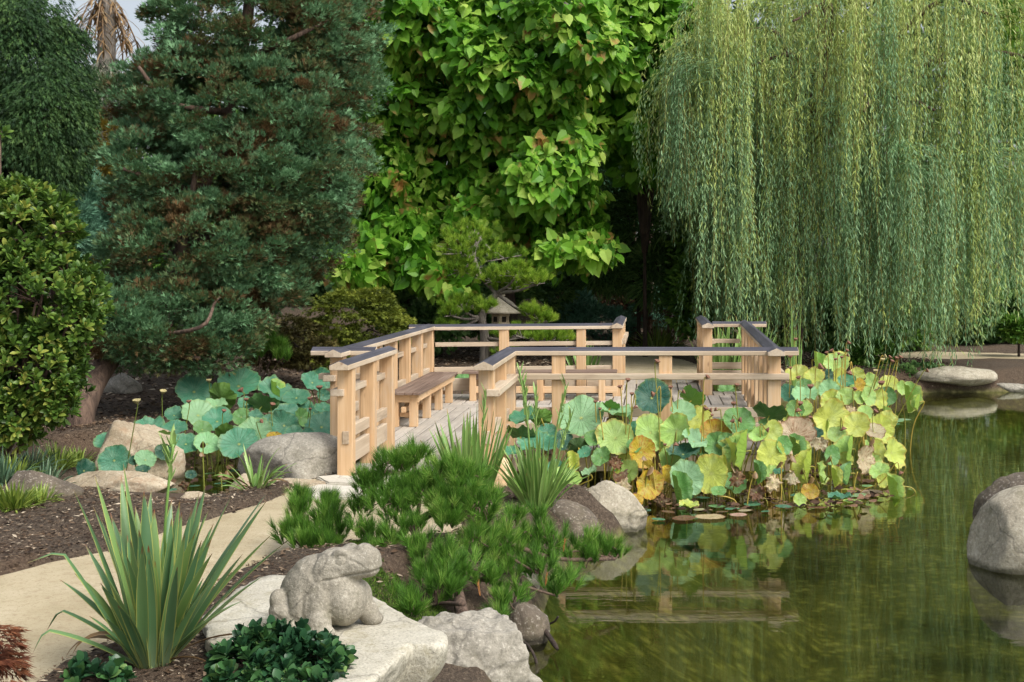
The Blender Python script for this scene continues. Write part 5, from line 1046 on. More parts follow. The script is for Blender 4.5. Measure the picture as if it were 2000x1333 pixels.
# ---------------------------------------------------------------- litter on the ground
def litter():
    g = np.random.default_rng(180)
    # near the camera: chips on the mulch
    n_ = 150000; x = g.uniform(-6.5, 0.8, n_); y = 4.7+9.5*g.random(n_)**1.1; z = ground_z(x, y)
    d = poly_sd(x, y, PATH1)+0.05*fbm(np.stack([x, y, x*0], 1)*2.2, 3, 3); k = (z > -0.22) & ((d > 0.02) | (g.random(n_) < 0.06)) & (d > -0.5) & (z > -0.02)
    x, y, z = x[k], y[k], z[k]; m = len(x); p = np.stack([x, y, z+0.004+0.01*g.random(m)], 1)
    a = g.uniform(0, 2*pi, m); D = np.stack([np.cos(a), np.sin(a), g.normal(size=m)*0.2], 1); N = np.stack([g.normal(size=m)*0.35, g.normal(size=m)*0.35, np.ones(m)], 1); S = g.uniform(0.012, 0.060, m)*(g.random(m)**0.7)
    o = leaf_mesh('wood_chips', T_DIAM[0], T_DIAM[1], p, D, N, np.stack([S*g.uniform(0.15, 0.5, m), S, S*0.4], 1), g.random(m), m_chip); tag(o, 'brown and grey wood chip mulch and fallen needles beside the path', 'mulch', kind='stuff')
    n_ = 60000; x = g.uniform(-9, 5, n_); y = g.uniform(13.5, 27, n_); z = ground_z(x, y); d = np.minimum(poly_sd(x, y, PATH2), poly_sd(x, y, PATH3)); k = (z > -0.22) & (d > 0.0); x, y, z = x[k], y[k], z[k]; m = len(x)
    a = g.uniform(0, 2*pi, m); D = np.stack([np.cos(a), np.sin(a), g.normal(size=m)*0.2], 1); N = np.stack([g.normal(size=m)*0.4, g.normal(size=m)*0.4, np.ones(m)], 1); S = g.uniform(0.03, 0.09, m)
    o = leaf_mesh('fallen_leaves', T_DIAM[0], T_DIAM[1], np.stack([x, y, z+0.006+0.012*g.random(m)], 1), D, N, np.stack([S*g.uniform(0.2, 0.6, m), S, S*0.4], 1), g.random(m), m_chip); tag(o, 'fallen leaves and bark scattered over the ground beyond the pond', 'leaf litter', kind='stuff')
    # dead lotus litter on the water among the stems
    n_ = 420; px = g.uniform(1180, 1740, n_); yy = np.interp(px, [1180, 1300, 1500, 1700, 1740], [10.95, 10.85, 10.9, 11.1, 11.6])+g.random(n_)**1.3*2.2; xx = (px-VX)*yy/F
    n2 = 260; px2 = g.uniform(250, 640, n2); y2 = g.uniform(11.9, 14.5, n2); xx = np.concatenate([xx, (px2-VX)*y2/F]); yy = np.concatenate([yy, y2]); m = len(xx)
    p = np.stack([xx, yy, np.full(m, ZW)+g.random(m)**3*0.07+0.006], 1); a = g.uniform(0, 2*pi, m); D = np.stack([np.cos(a), np.sin(a), g.normal(size=m)*0.15], 1); N = np.stack([g.normal(size=m)*0.3, g.normal(size=m)*0.3-0.1, np.ones(m)], 1); S = g.uniform(0.03, 0.10, m)
    o = leaf_mesh('dead_leaf_litter', T_OVAL[0], T_OVAL[1], p, D, N, np.stack([S*1.1, S, S], 1), g.random(m), m_deadl); tag(o, 'brown dead lotus scraps floating between the stems', 'leaf litter', kind='stuff')
    n_ = 26000; c = G(745, 1170, 0.03); cs = [(G(770, 1170, 0.03), 0.34, 0.30), (G(735, 1100, 0.0), 0.15, 0.2)]; P_ = []
    for q, a, b2 in cs: th = g.uniform(0, 2*pi, n_//2); r = g.random(n_//2)**0.5; P_.append(np.stack([q.x+a*r*np.cos(th), q.y+b2*r*np.sin(th)], 1))
    th = np.concatenate(P_); z = ground_z(th[:, 0], th[:, 1]); m = len(th); k = fbm(np.stack([th[:, 0], th[:, 1], z], 1)*6, 3, 2) > -0.35; th = th[k]; z = z[k]; m = len(th)
    D = nrm(g.normal(size=(m, 3))*0.5+[0, 0, 0.8]); o = leaf_mesh('moss', T_NEEDLE[0], T_NEEDLE[1], np.stack([th[:, 0], th[:, 1], z], 1), D, g.normal(size=(m, 3)), np.stack([np.full(m, 0.005), g.uniform(0.01, 0.03, m), np.full(m, .01)], 1), g.random(m), m_moss); tag(o, 'green moss cushion behind the frog', 'moss', kind='stuff')
m_chip = leaf_mat('wood_chip', [(0.1, (44, 33, 25)), (0.5, (84, 66, 50)), (0.82, (124, 106, 86)), (1.0, (190, 176, 154))], 0.9, 0.0)
m_deadl = leaf_mat('dead_leaf', [(0.1, (48, 36, 30)), (0.5, (84, 64, 50)), (0.9, (128, 100, 78))], 0.85, 0.05)
litter()
# driftwood branch at the bottom shore
def drift():
    t = P(1040, 1250, 7.0); mb = MB(); tube(mb, spline([P(1040, 1200, 7.3), P(1070, 1240, 7.1), P(1090, 1270, 7.0)], 5), [0.014]*9+[0.012, 0.006], 7)
    tube(mb, spline([P(1010, 1253, 6.95), P(1028, 1258, 6.9), P(1045, 1285, 6.8), P(1050, 1315, 6.7)], 5), 0.008, 6); tube(mb, [P(1068, 1222, 7.2), P(1084, 1214, 7.15), P(1090, 1205, 7.1)], 0.006, 5)
    tag(mb.build('driftwood', m_barkd, smooth=True), 'dark forked branch poking into the pond below the pine', 'branch')
drift()

# ---------------------------------------------------------------- lotus
def lotus_mat(name, rim, spot, spot_lo, rimk, under):
    m, n, out = newmat(name); a, s = attr(n, 'at'); oi = n.nodes.new('ShaderNodeObjectInfo'); geo = n.nodes.new('ShaderNodeNewGeometry'); tc = n.nodes.new('ShaderNodeTexCoord')
    off = n.nodes.new('ShaderNodeVectorMath'); off.operation = 'ADD'; n.links.new(tc.outputs['Object'], off.inputs[0]); cb = n.nodes.new('ShaderNodeCombineXYZ'); n.links.new(mth(n, 'MULTIPLY', oi.outputs['Random'], 40), cb.inputs[0]); n.links.new(cb.outputs[0], off.inputs[1]); v = off.outputs[0]
    base = oi.outputs['Color']
    # radial veins: ang in turns (s1), radius (s0)
    vn = mth(n, 'ABSOLUTE', mth(n, 'SUBTRACT', mth(n, 'FRACT', mth(n, 'MULTIPLY', s.outputs[1], 21)), 0.5))
    vw = mth(n, 'SUBTRACT', 1.0, mth(n, 'MULTIPLY', vn, mth(n, 'ADD', 4.0, mth(n, 'MULTIPLY', s.outputs[0], 14))), True)
    blot = noise(n, v, 2.2, 5, 0.65)
    c = mixc(n, mth(n, 'MULTIPLY', blot, 0.55), base, mixc(n, 1.0, base, (150, 165, 150), 'MULTIPLY'))
    c = mixc(n, mth(n, 'MULTIPLY', ramp(n, noise(n, v, 1.6, 3), [(0.45, (0, 0, 0)), (0.7, (255, 255, 255))]).outputs[0], 0.35), c, mixc(n, 0.5, c, (196, 224, 196)))
    c = mixc(n, mth(n, 'MULTIPLY', vw, 0.30), c, mixc(n, 0.5, c, (210, 224, 150)))
    k = ramp(n, mth(n, 'ADD', mth(n, 'MULTIPLY', noise(n, v, 3.4, 6, 0.72), 0.8), mth(n, 'MULTIPLY', vn, 0.25)), [(spot_lo, (0, 0, 0)), (spot_lo+0.10, (255, 255, 255))]).outputs[0]
    c = mixc(n, mth(n, 'MULTIPLY', k, 0.75), c, spot)
    rr = mth(n, 'MULTIPLY', mth(n, 'SUBTRACT', mth(n, 'ADD', s.outputs[0], mth(n, 'MULTIPLY', mth(n, 'SUBTRACT', noise(n, v, 2.5, 4), 0.5), 0.5)), 0.88), 8, True)
    c = mixc(n, mth(n, 'MULTIPLY', rr, rimk), c, rim)
    c = mixc(n, mth(n, 'MULTIPLY', mth(n, 'SUBTRACT', 0.10, s.outputs[0]), 12, True), c, (196, 206, 120))
    c = mixc(n, mth(n, 'MULTIPLY', geo.outputs['Backfacing'], 0.75), c, mixc(n, 0.5, mixc(n, 1.0, base, (200, 220, 130), 'MULTIPLY'), under))
    b = nd(n, 'ShaderNodeBsdfPrincipled', Roughness=0.52); n.links.new(c, b.inputs['Base Color']); t = n.nodes.new('ShaderNodeBsdfTranslucent'); n.links.new(c, t.inputs[0])
    hgt = mth(n, 'ADD', mth(n, 'MULTIPLY', vw, 0.6), blot); n.links.new(bump(n, hgt, 0.03, 0.6), b.inputs['Normal'])
    mx = n.nodes.new('ShaderNodeMixShader'); mx.inputs[0].default_value = 0.26; n.links.new(b.outputs[0], mx.inputs[1]); n.links.new(t.outputs[0], mx.inputs[2]); n.links.new(mx.outputs[0], out.inputs[0]); return m
LM = {'g': lotus_mat('lotus_green', (140, 160, 70), (110, 140, 70), 0.66, 0.35, (96, 116, 40)),
      'y': lotus_mat('lotus_yellowing', (206, 170, 84), (212, 176, 66), 0.60, 0.5, (140, 160, 60)),
      'o': lotus_mat('lotus_spotted', (176, 112, 50), (166, 96, 30), 0.47, 0.6, (170, 150, 60)),
      'b': lotus_mat('lotus_dry', (136, 94, 62), (142, 100, 66), 0.48, 0.9, (150, 116, 84))}
#            colour (surface), material, words
LC = {'T': ((82, 150, 118), 'g', 'blue-green'), 'P': ((156, 204, 150), 'g', 'pale blue-green'), 'D': ((38, 96, 78), 'g', 'dark green'), 'G': ((116, 170, 94), 'g', 'mid green'),
      'L': ((180, 216, 116), 'y', 'light green'), 'Y': ((210, 222, 104), 'y', 'yellow-green'), 'O': ((214, 182, 54), 'o', 'orange-spotted yellow'), 'B': ((222, 198, 166), 'b', 'dry tan'), 'R': ((124, 86, 60), 'b', 'withered brown')}
def blade_mesh(seed, funnel, wave, fold, crumple=0.0, asym=0.0):
    g = np.random.default_rng(seed); nr, ns = 9, 60; V = [(0, 0, 0)]; A = [(0, 0, 0)]; ph = g.uniform(0, 6, 6); Fc = []
    kk = g.integers(4, 8)
    for i in range(1, nr+1):
        r = (i/nr)**0.85
        for j in range(ns):
            a = 2*pi*j/ns; rim = 1+r*r*(0.028*sin(kk*a+ph[0])+0.020*sin(11*a+ph[1])+0.018*sin(19*a+ph[4])+0.012*sin(31*a+ph[5])+0.07*sin(2*a+ph[2])); x = r*rim*cos(a); y = r*rim*sin(a)
            z = funnel*r**1.6+wave*r**2.2*(0.6*sin(kk*a+ph[3])+0.35*sin(3*a+ph[4])+0.3*sin(13*a+ph[1])*r**3)-0.05*math.exp(-(r/0.12)**2)*0+asym*x*r
            if fold: # bend both halves about the y axis
                th = fold*min(1, abs(x)*1.6); s_ = 1 if x > 0 else -1; z += abs(x)*sin(th); x = s_*abs(x)*cos(th)
            if crumple: z += crumple*r*(fbm(np.array([[x*2.3+seed, y*2.3, 0.3]]), 3, seed)[0]); q = 1-0.35*crumple*r*abs(sin(kk*a)); x *= q; y *= q
            V.append((x, y, z)); A.append((r, j/ns, 0))
    # seam-free angle attribute: the last spoke is close to 1
    for j in range(ns): Fc.append((0, 1+j, 1+(j+1) % ns))
    for i in range(nr-1):
        for j in range(ns): a = 1+i*ns; Fc.append((a+j, a+ns+j, a+ns+(j+1) % ns, a+(j+1) % ns))
    mb = MB(); mb.add(V, Fc, 0, at=A); o = mb.build('leaf_blade', LM['g'], smooth=True); me = o.data; bpy.data.objects.remove(o); return me
BM = {'c': [blade_mesh(s, 0.16+0.06*(s % 4), 0.095, 0) for s in range(1, 9)], 'w': [blade_mesh(20+s, 0.34, 0.19, 0, asym=0.12) for s in range(5)], 'f': [blade_mesh(40+s, 0.10, 0.08, 0.95) for s in range(5)], 'x': [blade_mesh(60+s, -0.30, 0.18, 0.5, 0.75) for s in range(5)], 'z': [blade_mesh(80+s, 0.02, 0.012, 0) for s in range(4)]}
lotus = []       # (root, bed, colour words, px, py, shape words)
stem_mats = {}
def sm(name, a, b):
    m, n, out = newmat(name); oi = n.nodes.new('ShaderNodeObjectInfo'); tc = n.nodes.new('ShaderNodeTexCoord')
    c = ramp(n, mth(n, 'MULTIPLY', mth(n, 'ADD', oi.outputs['Random'], noise(n, tc.outputs['Object'], 6, 3)), 0.5), [(0.25, a), (0.75, b)]).outputs[0]
    bb_ = nd(n, 'ShaderNodeBsdfPrincipled', Roughness=0.5); n.links.new(c, bb_.inputs['Base Color']); n.links.new(bb_.outputs[0], out.inputs[0]); return m
m_stem = sm('lotus_stem', (122, 128, 46), (176, 152, 66)); m_stemg = sm('lotus_green_stem', (84, 104, 40), (132, 138, 58))
gl_ = np.random.default_rng(200)
def lotus_leaf(px, py, w, h, col, kind='c', roll=None, under=False, Y=None, bed='right', lean=None):
    if Y is None:
        if bed == 'left': Y = 11.75+3.3*max(0, (930-py)/190)
        elif px < 1532: Y = np.interp(py, [770, 820, 1000], [12.0, 11.85, 10.95])+gl_.uniform(-0.08, 0.08)
        else:
            t = np.clip((985-py)/285, 0, 1); Y = 11.15+5.0*t**1.5
            if px > 1700: Y += 0.3
    c = P(px, py, Y)
    if c.z < ZW+0.05: c.z = ZW+0.05
    s = Y/F; R_ = max(w, h)*s*(1.13 if bed == 'right' else 1.06); ratio = min(w, h)/max(w, h); a = math.acos(min(0.97, max(0.2, ratio)))
    cd = (Vector((0, 0, CZ))-c).normalized(); up = Vector((0, 0, 1)); rt = cd.cross(up).normalized()*-1; rt = up.cross(cd).normalized(); upv = cd.cross(rt).normalized()
    if h > w:   # narrow leaf: turned sideways
        sg = roll if roll in (1, -1) else (1 if gl_.random() < 0.5 else -1); side = rt*sg; nv = cd*cos(a)+side*sin(a)+up*0.12
    else:
        ra = radians(roll or gl_.normal()*7); side = upv*cos(ra)+rt*sin(ra); nv = cd*cos(a)+side*sin(a)
        if under: nv = cd*-cos(a)+side*sin(a)
    nv = (nv+Vector(gl_.normal(size=3))*0.05).normalized()
    # root in the water below, leaning
    dx = gl_.normal()*0.09 if lean is None else lean; root = Vector((c.x-dx, c.y+abs(gl_.normal())*0.10, ZW))
    t = empty('lotus_leaf', root); ms = BM[kind]; me = ms[int(gl_.integers(len(ms)))]
    o = bpy.data.objects.new('leaf_blade', me); COL.objects.link(o); o.parent = t
    o.material_slots[0].link = 'OBJECT'; cc, mk, wd = LC[col]; o.material_slots[0].material = LM[mk]
    j = gl_.uniform(0.86, 1.12); cl = [v*j*(1.12 if bed == 'right' and col == 'T' else 1)*gl_.uniform(0.94, 1.06) for v in lin(cc)]; o.color = (*cl, 1)
    q = nv.to_track_quat('Z', 'Y'); spin = Matrix.Rotation(gl_.uniform(0, 2*pi) if kind != 'f' else (0 if h > w else gl_.normal()*0.3), 3, 'Z')
    if kind == 'f': # fold line upright
        yv = (up-nv*up.dot(nv)).normalized(); xv = yv.cross(nv); Mx = Matrix((xv, yv, nv)).transposed() @ spin
    else: Mx = q.to_matrix() @ spin
    o.matrix_local = Matrix.Translation(c-root) @ Mx.to_4x4() @ Matrix.Scale(R_, 4)
    if c.z > ZW+0.07:
        mb = MB(); b_ = c-nv*0.004; tip = b_-root; k = spline([(0, 0, -0.25), (0, 0, 0), tuple(tip*0.55+Vector((dx*-0.12, 0.02, 0.0))), tuple(tip-nv*min(0.06, tip.length*0.2)), tuple(tip)], 5)
        tube(mb, k, 0.0062, 5); mb.build('stem', m_stem if bed == 'right' else m_stemg, t, smooth=True)
    lotus.append((t, bed, wd, px, py, {'f': 'folded ', 'x': 'crumpled ', 'w': 'wavy ', 'c': '', 'z': ''}[kind]+('upturned ' if under else '')))
RB = [(1135, 817, 42, 33, 'P', 'c', 0, 0), (1273, 778, 32, 28, 'D', 'c', 15, 0), (1201, 809, 30, 15, 'P', 'w', 15, 0), (1202, 856, 34, 30, 'L', 'c', 0, 0), (1270, 846, 29, 32, 'L', 'c', 1, 0), (1252, 884, 25, 27, 'O', 'c', 1, 0), (1266, 947, 24, 26, 'O', 'c', 1, 0),
      (1228, 921, 19, 21, 'L', 'c', -1, 0), (1219, 949, 13, 18, 'B', 'x', 1, 0), (1240, 979, 14, 13, 'O', 'c', 0, 0), (1185, 960, 16, 14, 'O', 'c', 10, 0), (1175, 894, 18, 16, 'G', 'w', -20, 0), (1026, 820, 30, 14, 'T', 'w', -14, 0), (1017, 853, 26, 13, 'D', 'w', 0, 1), (1050, 872, 34, 17, 'T', 'w', -10, 0),
      (1100, 860, 18, 17, 'D', 'c', 0, 0), (1130, 875, 18, 16, 'D', 'c', 0, 1), (1142, 886, 13, 10, 'T', 'w', 0, 0), (1112, 903, 17, 19, 'Y', 'f', 1, 0), (1152, 924, 15, 7, 'P', 'w', -15, 0), (1105, 942, 28, 20, 'L', 'c', 0, 0), (1106, 980, 25, 16, 'G', 'c', 0, 0), (1000, 885, 18, 9, 'T', 'w', 0, 0), (1058, 818, 18, 15, 'G', 'w', 0, 1),
      (1192, 797, 17, 9, 'G', 'w', 0, 1), (1202, 905, 15, 14, 'R', 'x', 0, 0), (1084, 913, 14, 13, 'T', 'c', 0, 0), (1241, 838, 14, 15, 'T', 'c', 1, 0), (1267, 912, 12, 11, 'O', 'c', 0, 1), (1212, 928, 18, 11, 'R', 'x', 0, 0), (1322, 842, 26, 29, 'L', 'w', -1, 0), (1333, 808, 24, 17, 'P', 'c', 10, 0), (1350, 783, 24, 14, 'G', 'w', 20, 1),
      (1362, 821, 26, 21, 'Y', 'c', 0, 0), (1398, 850, 27, 24, 'O', 'c', 0, 0), (1405, 873, 26, 25, 'G', 'c', 0, 0), (1355, 863, 23, 11, 'P', 'w', 20, 0), (1334, 888, 28, 16, 'D', 'w', 0, 0), (1340, 936, 31, 31, 'P', 'c', 0, 0), (1389, 926, 32, 33, 'Y', 'c', 0, 0), (1320, 957, 22, 30, 'G', 'f', 1, 0), (1444, 826, 27, 25, 'G', 'w', 0, 0),
      (1455, 882, 22, 36, 'L', 'f', -1, 0), (1427, 890, 15, 27, 'Y', 'w', -1, 0), (1475, 923, 11, 20, 'G', 'f', 1, 0), (1505, 892, 26, 28, 'Y', 'c', 1, 0), (1507, 844, 18, 20, 'Y', 'c', 1, 0), (1502, 813, 30, 16, 'D', 'w', 0, 1), (1553, 853, 35, 34, 'B', 'c', 0, 0), (1547, 877, 13, 25, 'G', 'f', 1, 0), (1581, 912, 16, 30, 'Y', 'f', -1, 0),
      (1548, 934, 14, 17, 'B', 'x', 1, 0), (1509, 943, 17, 19, 'B', 'x', 1, 0), (1582, 961, 15, 15, 'O', 'c', 0, 0), (1560, 990, 10, 13, 'L', 'w', 1, 0), (1302, 928, 13, 17, 'O', 'w', 1, 0), (1345, 1001, 17, 8, 'Y', 'w', 0, 0), (1403, 961, 13, 9, 'G', 'c', 0, 0), (1553, 801, 16, 16, 'G', 'c', 0, 0), (1541, 768, 15, 16, 'T', 'c', 0, 0), (1573, 774, 23, 14, 'P', 'w', -10, 0),
      (1440, 935, 15, 17, 'R', 'x', 1, 0), (1477, 962, 19, 16, 'R', 'x', 0, 0), (1292, 985, 14, 16, 'R', 'x', 0, 0), (1560, 905, 9, 15, 'B', 'x', 0, 0), (1520, 921, 9, 6, 'T', 'c', 0, 0), (1298, 895, 13, 18, 'L', 'c', 1, 0), (1557, 733, 20, 14, 'Y', 'c', 0, 0), (1593, 706, 14, 18, 'L', 'f', 1, 0), (1633, 711, 21, 19, 'L', 'c', 0, 0), (1591, 738, 18, 15, 'Y', 'w', 0, 0),
      (1617, 735, 9, 13, 'D', 'w', 1, 0), (1638, 740, 14, 18, 'Y', 'c', 1, 0), (1654, 745, 15, 13, 'T', 'w', 0, 0), (1675, 732, 13, 13, 'Y', 'c', 0, 0), (1678, 754, 10, 13, 'O', 'c', 1, 0), (1620, 767, 21, 20, 'P', 'w', 0, 0), (1652, 775, 17, 17, 'L', 'c', 0, 0), (1700, 745, 12, 15, 'L', 'w', 1, 0), (1695, 775, 13, 17, 'L', 'c', 1, 0), (1736, 752, 18, 13, 'Y', 'c', 10, 0),
      (1732, 775, 17, 17, 'G', 'c', 0, 0), (1770, 777, 14, 27, 'L', 'f', 1, 0), (1795, 786, 7, 14, 'L', 'f', -1, 0), (1617, 820, 27, 35, 'Y', 'w', 1, 0), (1672, 834, 25, 22, 'Y', 'c', 0, 0), (1718, 838, 23, 25, 'Y', 'c', 1, 0), (1661, 803, 14, 12, 'B', 'x', 0, 0), (1676, 777, 10, 13, 'L', 'w', 1, 0), (1570, 754, 14, 12, 'G', 'c', 0, 0), (1726, 806, 9, 13, 'L', 'f', 1, 0),
      (1714, 780, 10, 18, 'Y', 'w', 1, 0), (1593, 848, 13, 10, 'D', 'w', 0, 0), (1600, 868, 19, 17, 'B', 'x', 0, 0), (1661, 878, 20, 27, 'L', 'f', -1, 0), (1685, 899, 16, 24, 'B', 'w', 1, 0), (1712, 880, 15, 18, 'Y', 'c', 1, 0), (1741, 885, 15, 27, 'Y', 'w', 1, 0), (1706, 908, 15, 20, 'L', 'w', 1, 0), (1737, 957, 12, 27, 'L', 'f', 1, 0), (1722, 940, 9, 13, 'Y', 'w', 1, 0),
      (1600, 925, 8, 22, 'L', 'w', 1, 0), (1626, 931, 8, 18, 'Y', 'f', 1, 0), (1660, 925, 9, 19, 'P', 'f', -1, 0), (1623, 890, 14, 17, 'G', 'c', 1, 0), (1640, 918, 13, 10, 'R', 'x', 0, 0), (1639, 974, 20, 8, 'T', 'w', 0, 0), (1420, 862, 15, 14, 'G', 'c', 0, 0), (1375, 880, 15, 13, 'G', 'c', 0, 0), (1530, 870, 14, 16, 'G', 'c', 1, 0), (1480, 850, 16, 14, 'L', 'c', 0, 0), (1572, 800, 16, 13, 'L', 'c', 0, 0), (1690, 808, 15, 13, 'L', 'c', 0, 0),
      (1160, 860, 18, 14, 'G', 'w', 0, 0), (1068, 845, 18, 12, 'T', 'c', 0, 0), (1645, 700, 13, 10, 'Y', 'c', 0, 0), (1600, 760, 16, 12, 'L', 'c', 0, 0), (1238, 872, 14, 12, 'G', 'c', 0, 0), (1565, 876, 15, 16, 'Y', 'c', 1, 0), (1635, 850, 17, 15, 'L', 'c', 0, 0), (1760, 758, 10, 12, 'L', 'c', 1, 0)]
LB = [(379, 766, 34, 28, 'T', 'c', 0, 0), (387, 812, 34, 22, 'P', 'c', 0, 0), (340, 812, 18, 12, 'T', 'w', 0, 0), (292, 838, 26, 14, 'T', 'w', 0, 0), (341, 840, 25, 15, 'T', 'c', 0, 0), (318, 856, 19, 12, 'G', 'c', 0, 1), (213, 868, 27, 18, 'T', 'c', 20, 0), (223, 900, 28, 28, 'T', 'c', 0, 0), (164, 920, 18, 22, 'D', 'w', 1, 0), (283, 873, 21, 15, 'T', 'c', 0, 0),
      (284, 899, 20, 15, 'P', 'c', 0, 0), (320, 884, 16, 16, 'D', 'c', 0, 0), (363, 868, 25, 19, 'T', 'c', 0, 0), (404, 868, 24, 20, 'P', 'c', 0, 0), (235, 862, 22, 8, 'G', 'w', 0, 1), (373, 928, 10, 9, 'D', 'c', 0, 0), (262, 900, 10, 10, 'D', 'c', 0, 0), (306, 860, 12, 8, 'T', 'w', 0, 0), (279, 920, 14, 7, 'D', 'c', 0, 0), (466, 755, 38, 27, 'T', 'c', 0, 0), (432, 778, 26, 18, 'G', 'w', 40, 1),
      (537, 768, 31, 17, 'T', 'w', 0, 0), (531, 766, 11, 24, 'L', 'f', 1, 0), (511, 795, 28, 17, 'T', 'w', 25, 1), (579, 778, 24, 15, 'T', 'c', 0, 0), (610, 748, 22, 18, 'T', 'w', 40, 0), (627, 740, 15, 20, 'T', 'w', 1, 0), (424, 824, 28, 21, 'T', 'c', 0, 0), (471, 815, 17, 14, 'G', 'c', 0, 0), (500, 844, 30, 22, 'P', 'c', -10, 0), (467, 868, 36, 29, 'T', 'c', 0, 0),
      (555, 832, 27, 25, 'T', 'w', 0, 0), (560, 808, 24, 17, 'T', 'c', 0, 0), (628, 835, 31, 27, 'T', 'c', 0, 0), (500, 815, 14, 9, 'T', 'w', 0, 0), (631, 800, 15, 10, 'T', 'w', 0, 0), (588, 816, 14, 18, 'G', 'c', 1, 0), (423, 793, 20, 9, 'P', 'w', 0, 0), (600, 850, 13, 12, 'T', 'c', 0, 0), (647, 883, 13, 11, 'D', 'c', 0, 0), (536, 857, 14, 10, 'O', 'c', 0, 0), (631, 772, 11, 12, 'T', 'c', 0, 0),
      (525, 825, 14, 12, 'T', 'c', 0, 0), (440, 850, 22, 10, 'G', 'w', 0, 1), (270, 935, 18, 12, 'R', 'x', 0, 0), (250, 945, 10, 14, 'R', 'x', 0, 0), (360, 950, 9, 12, 'R', 'x', 0, 0), (395, 840, 18, 12, 'G', 'c', 0, 0), (575, 850, 18, 14, 'T', 'c', 0, 0), (480, 790, 16, 12, 'T', 'c', 0, 0), (750, 850, 12, 14, 'D', 'c', 0, 0)]
for a in RB: lotus_leaf(a[0], a[1], a[2], a[3], a[4], a[5], a[6] or None, bool(a[7]), bed='right')
for a in LB:
    lotus_leaf(a[0], a[1], a[2], a[3], a[4], a[5], a[6] or None, bool(a[7]), bed='left', Y=(13.8 if a[0] == 750 else None))
for i in range(46):
    if i < 18: px = gl_.uniform(1190, 1520); py = gl_.uniform(815, 950); yy = np.interp(py, [815, 950], [12.0, 11.35])
    elif i < 32: px = gl_.uniform(1545, 1755); py = gl_.uniform(735, 900)+max(0, px-1650)*0.35; yy = 11.3+5.0*np.clip((985-py)/285, 0, 1)**1.4
    else: px = gl_.uniform(400, 640); py = gl_.uniform(785, 860); yy = np.interp(py, [785, 860], [14.6, 13.3])
    w_ = gl_.uniform(13, 22); lotus_leaf(px, py, w_, w_*gl_.uniform(0.55, 1.05), 'TTDGP'[int(gl_.integers(5))] if i >= 32 else 'GLYLGB'[int(gl_.integers(6))], 'cwcf'[int(gl_.integers(4))], None, False, Y=yy, bed='left' if i >= 32 else 'right')
# leaves glimpsed behind the deck
for px, py, w_, h_, Y in ((905, 746, 22, 10, 18.2), (1010, 742, 20, 9, 18.3), (1085, 745, 16, 8, 18.2), (1420, 766, 18, 8, 18.6), (1470, 760, 14, 9, 18.8)): lotus_leaf(px, py, w_, h_, 'G', 'w', None, False, Y=Y, bed='back')
bare = []
# extra stems of lost leaves low among the leaves: one thing each is a stem with its withered stub
for i in range(46):
    if i < 34: px = gl_.uniform(1200, 1720); Y = np.interp(px, [1200, 1720], [11.0, 11.3])+gl_.random()*1.2
    else: px = gl_.uniform(330, 600); Y = gl_.uniform(11.9, 13.0)
    x = (px-VX)*Y/F; t = empty('withered_lotus', (x, Y, ZW)); h_ = gl_.uniform(0.12, 0.42); l = gl_.normal()*0.07
    mb = MB(); tube(mb, spline([(0, 0, -0.2), (0, 0, 0), (l*0.4, 0, h_*0.6), (l, 0, h_)], 4), 0.006, 5); mb.build('stem', m_stem if i < 34 else m_stemg, t, smooth=True)
    mb = MB(); blade(mb, (l, 0, h_), gl_.uniform(0, 6), 2.3, gl_.uniform(0.05, 0.12), 0.05, 0.5, 0.5, seg=5, fold=0.6); mb.build('withered_tip', m_lilyt, t, smooth=True)
    bare.append((t, 'right' if i < 34 else 'left', 'yellow-brown' if i < 34 else 'olive', VX+x*F/Y, 990 if i < 34 else 930, 'bare '))

# seed pods
m_pod = stone_mat('seed_pod', [(0.3, (96, 62, 48)), (0.5, (142, 98, 78)), (0.7, (182, 140, 112))], 70, fine=0.3, st=0.7)
m_podl = stone_mat('pale_seed_pod', [(0.3, (140, 130, 84)), (0.5, (180, 168, 118)), (0.7, (206, 190, 140))], 70, fine=0.3, st=0.5)
def pod_mesh():
    mb = MB(); g = np.random.default_rng(5); seg = 18; prof = [(0.10, 0.0), (0.28, 0.12), (0.55, 0.42), (0.85, 0.85), (1.0, 1.1), (0.98, 1.2), (0.86, 1.2), (0.5, 1.14), (0.0, 1.12)]; V = []
    for r, z in prof:
        for k in range(seg): a = 2*pi*k/seg; rr = r*(1+(0.07*cos(9*a) if 0.2 < r else 0)+0.05*sin(2*a)); V.append((rr*cos(a), rr*sin(a), z+0.05*sin(3*a)*r))
    n_ = len(prof); Fc = [(i*seg+k, i*seg+(k+1) % seg, (i+1)*seg+(k+1) % seg, (i+1)*seg+k) for i in range(n_-1) for k in range(seg)]; mb.add(V, Fc)
    for i in range(9): # seeds
        a = i*2.4; r = 0.12+0.55*(i/9)**0.6; c = np.array([r*cos(a), r*sin(a), 1.17]); W = [c+0.09*np.array([cos(b), sin(b), 0]) for b in np.linspace(0, 2*pi, 6, endpoint=False)]+[c+[0, 0, 0.06]]; mb.add(W, [(j, (j+1) % 6, 6) for j in range(6)])
    o = mb.build('seed_head', m_pod, smooth=True); me = o.data; bpy.data.objects.remove(o); return me
PM = pod_mesh(); pods = []
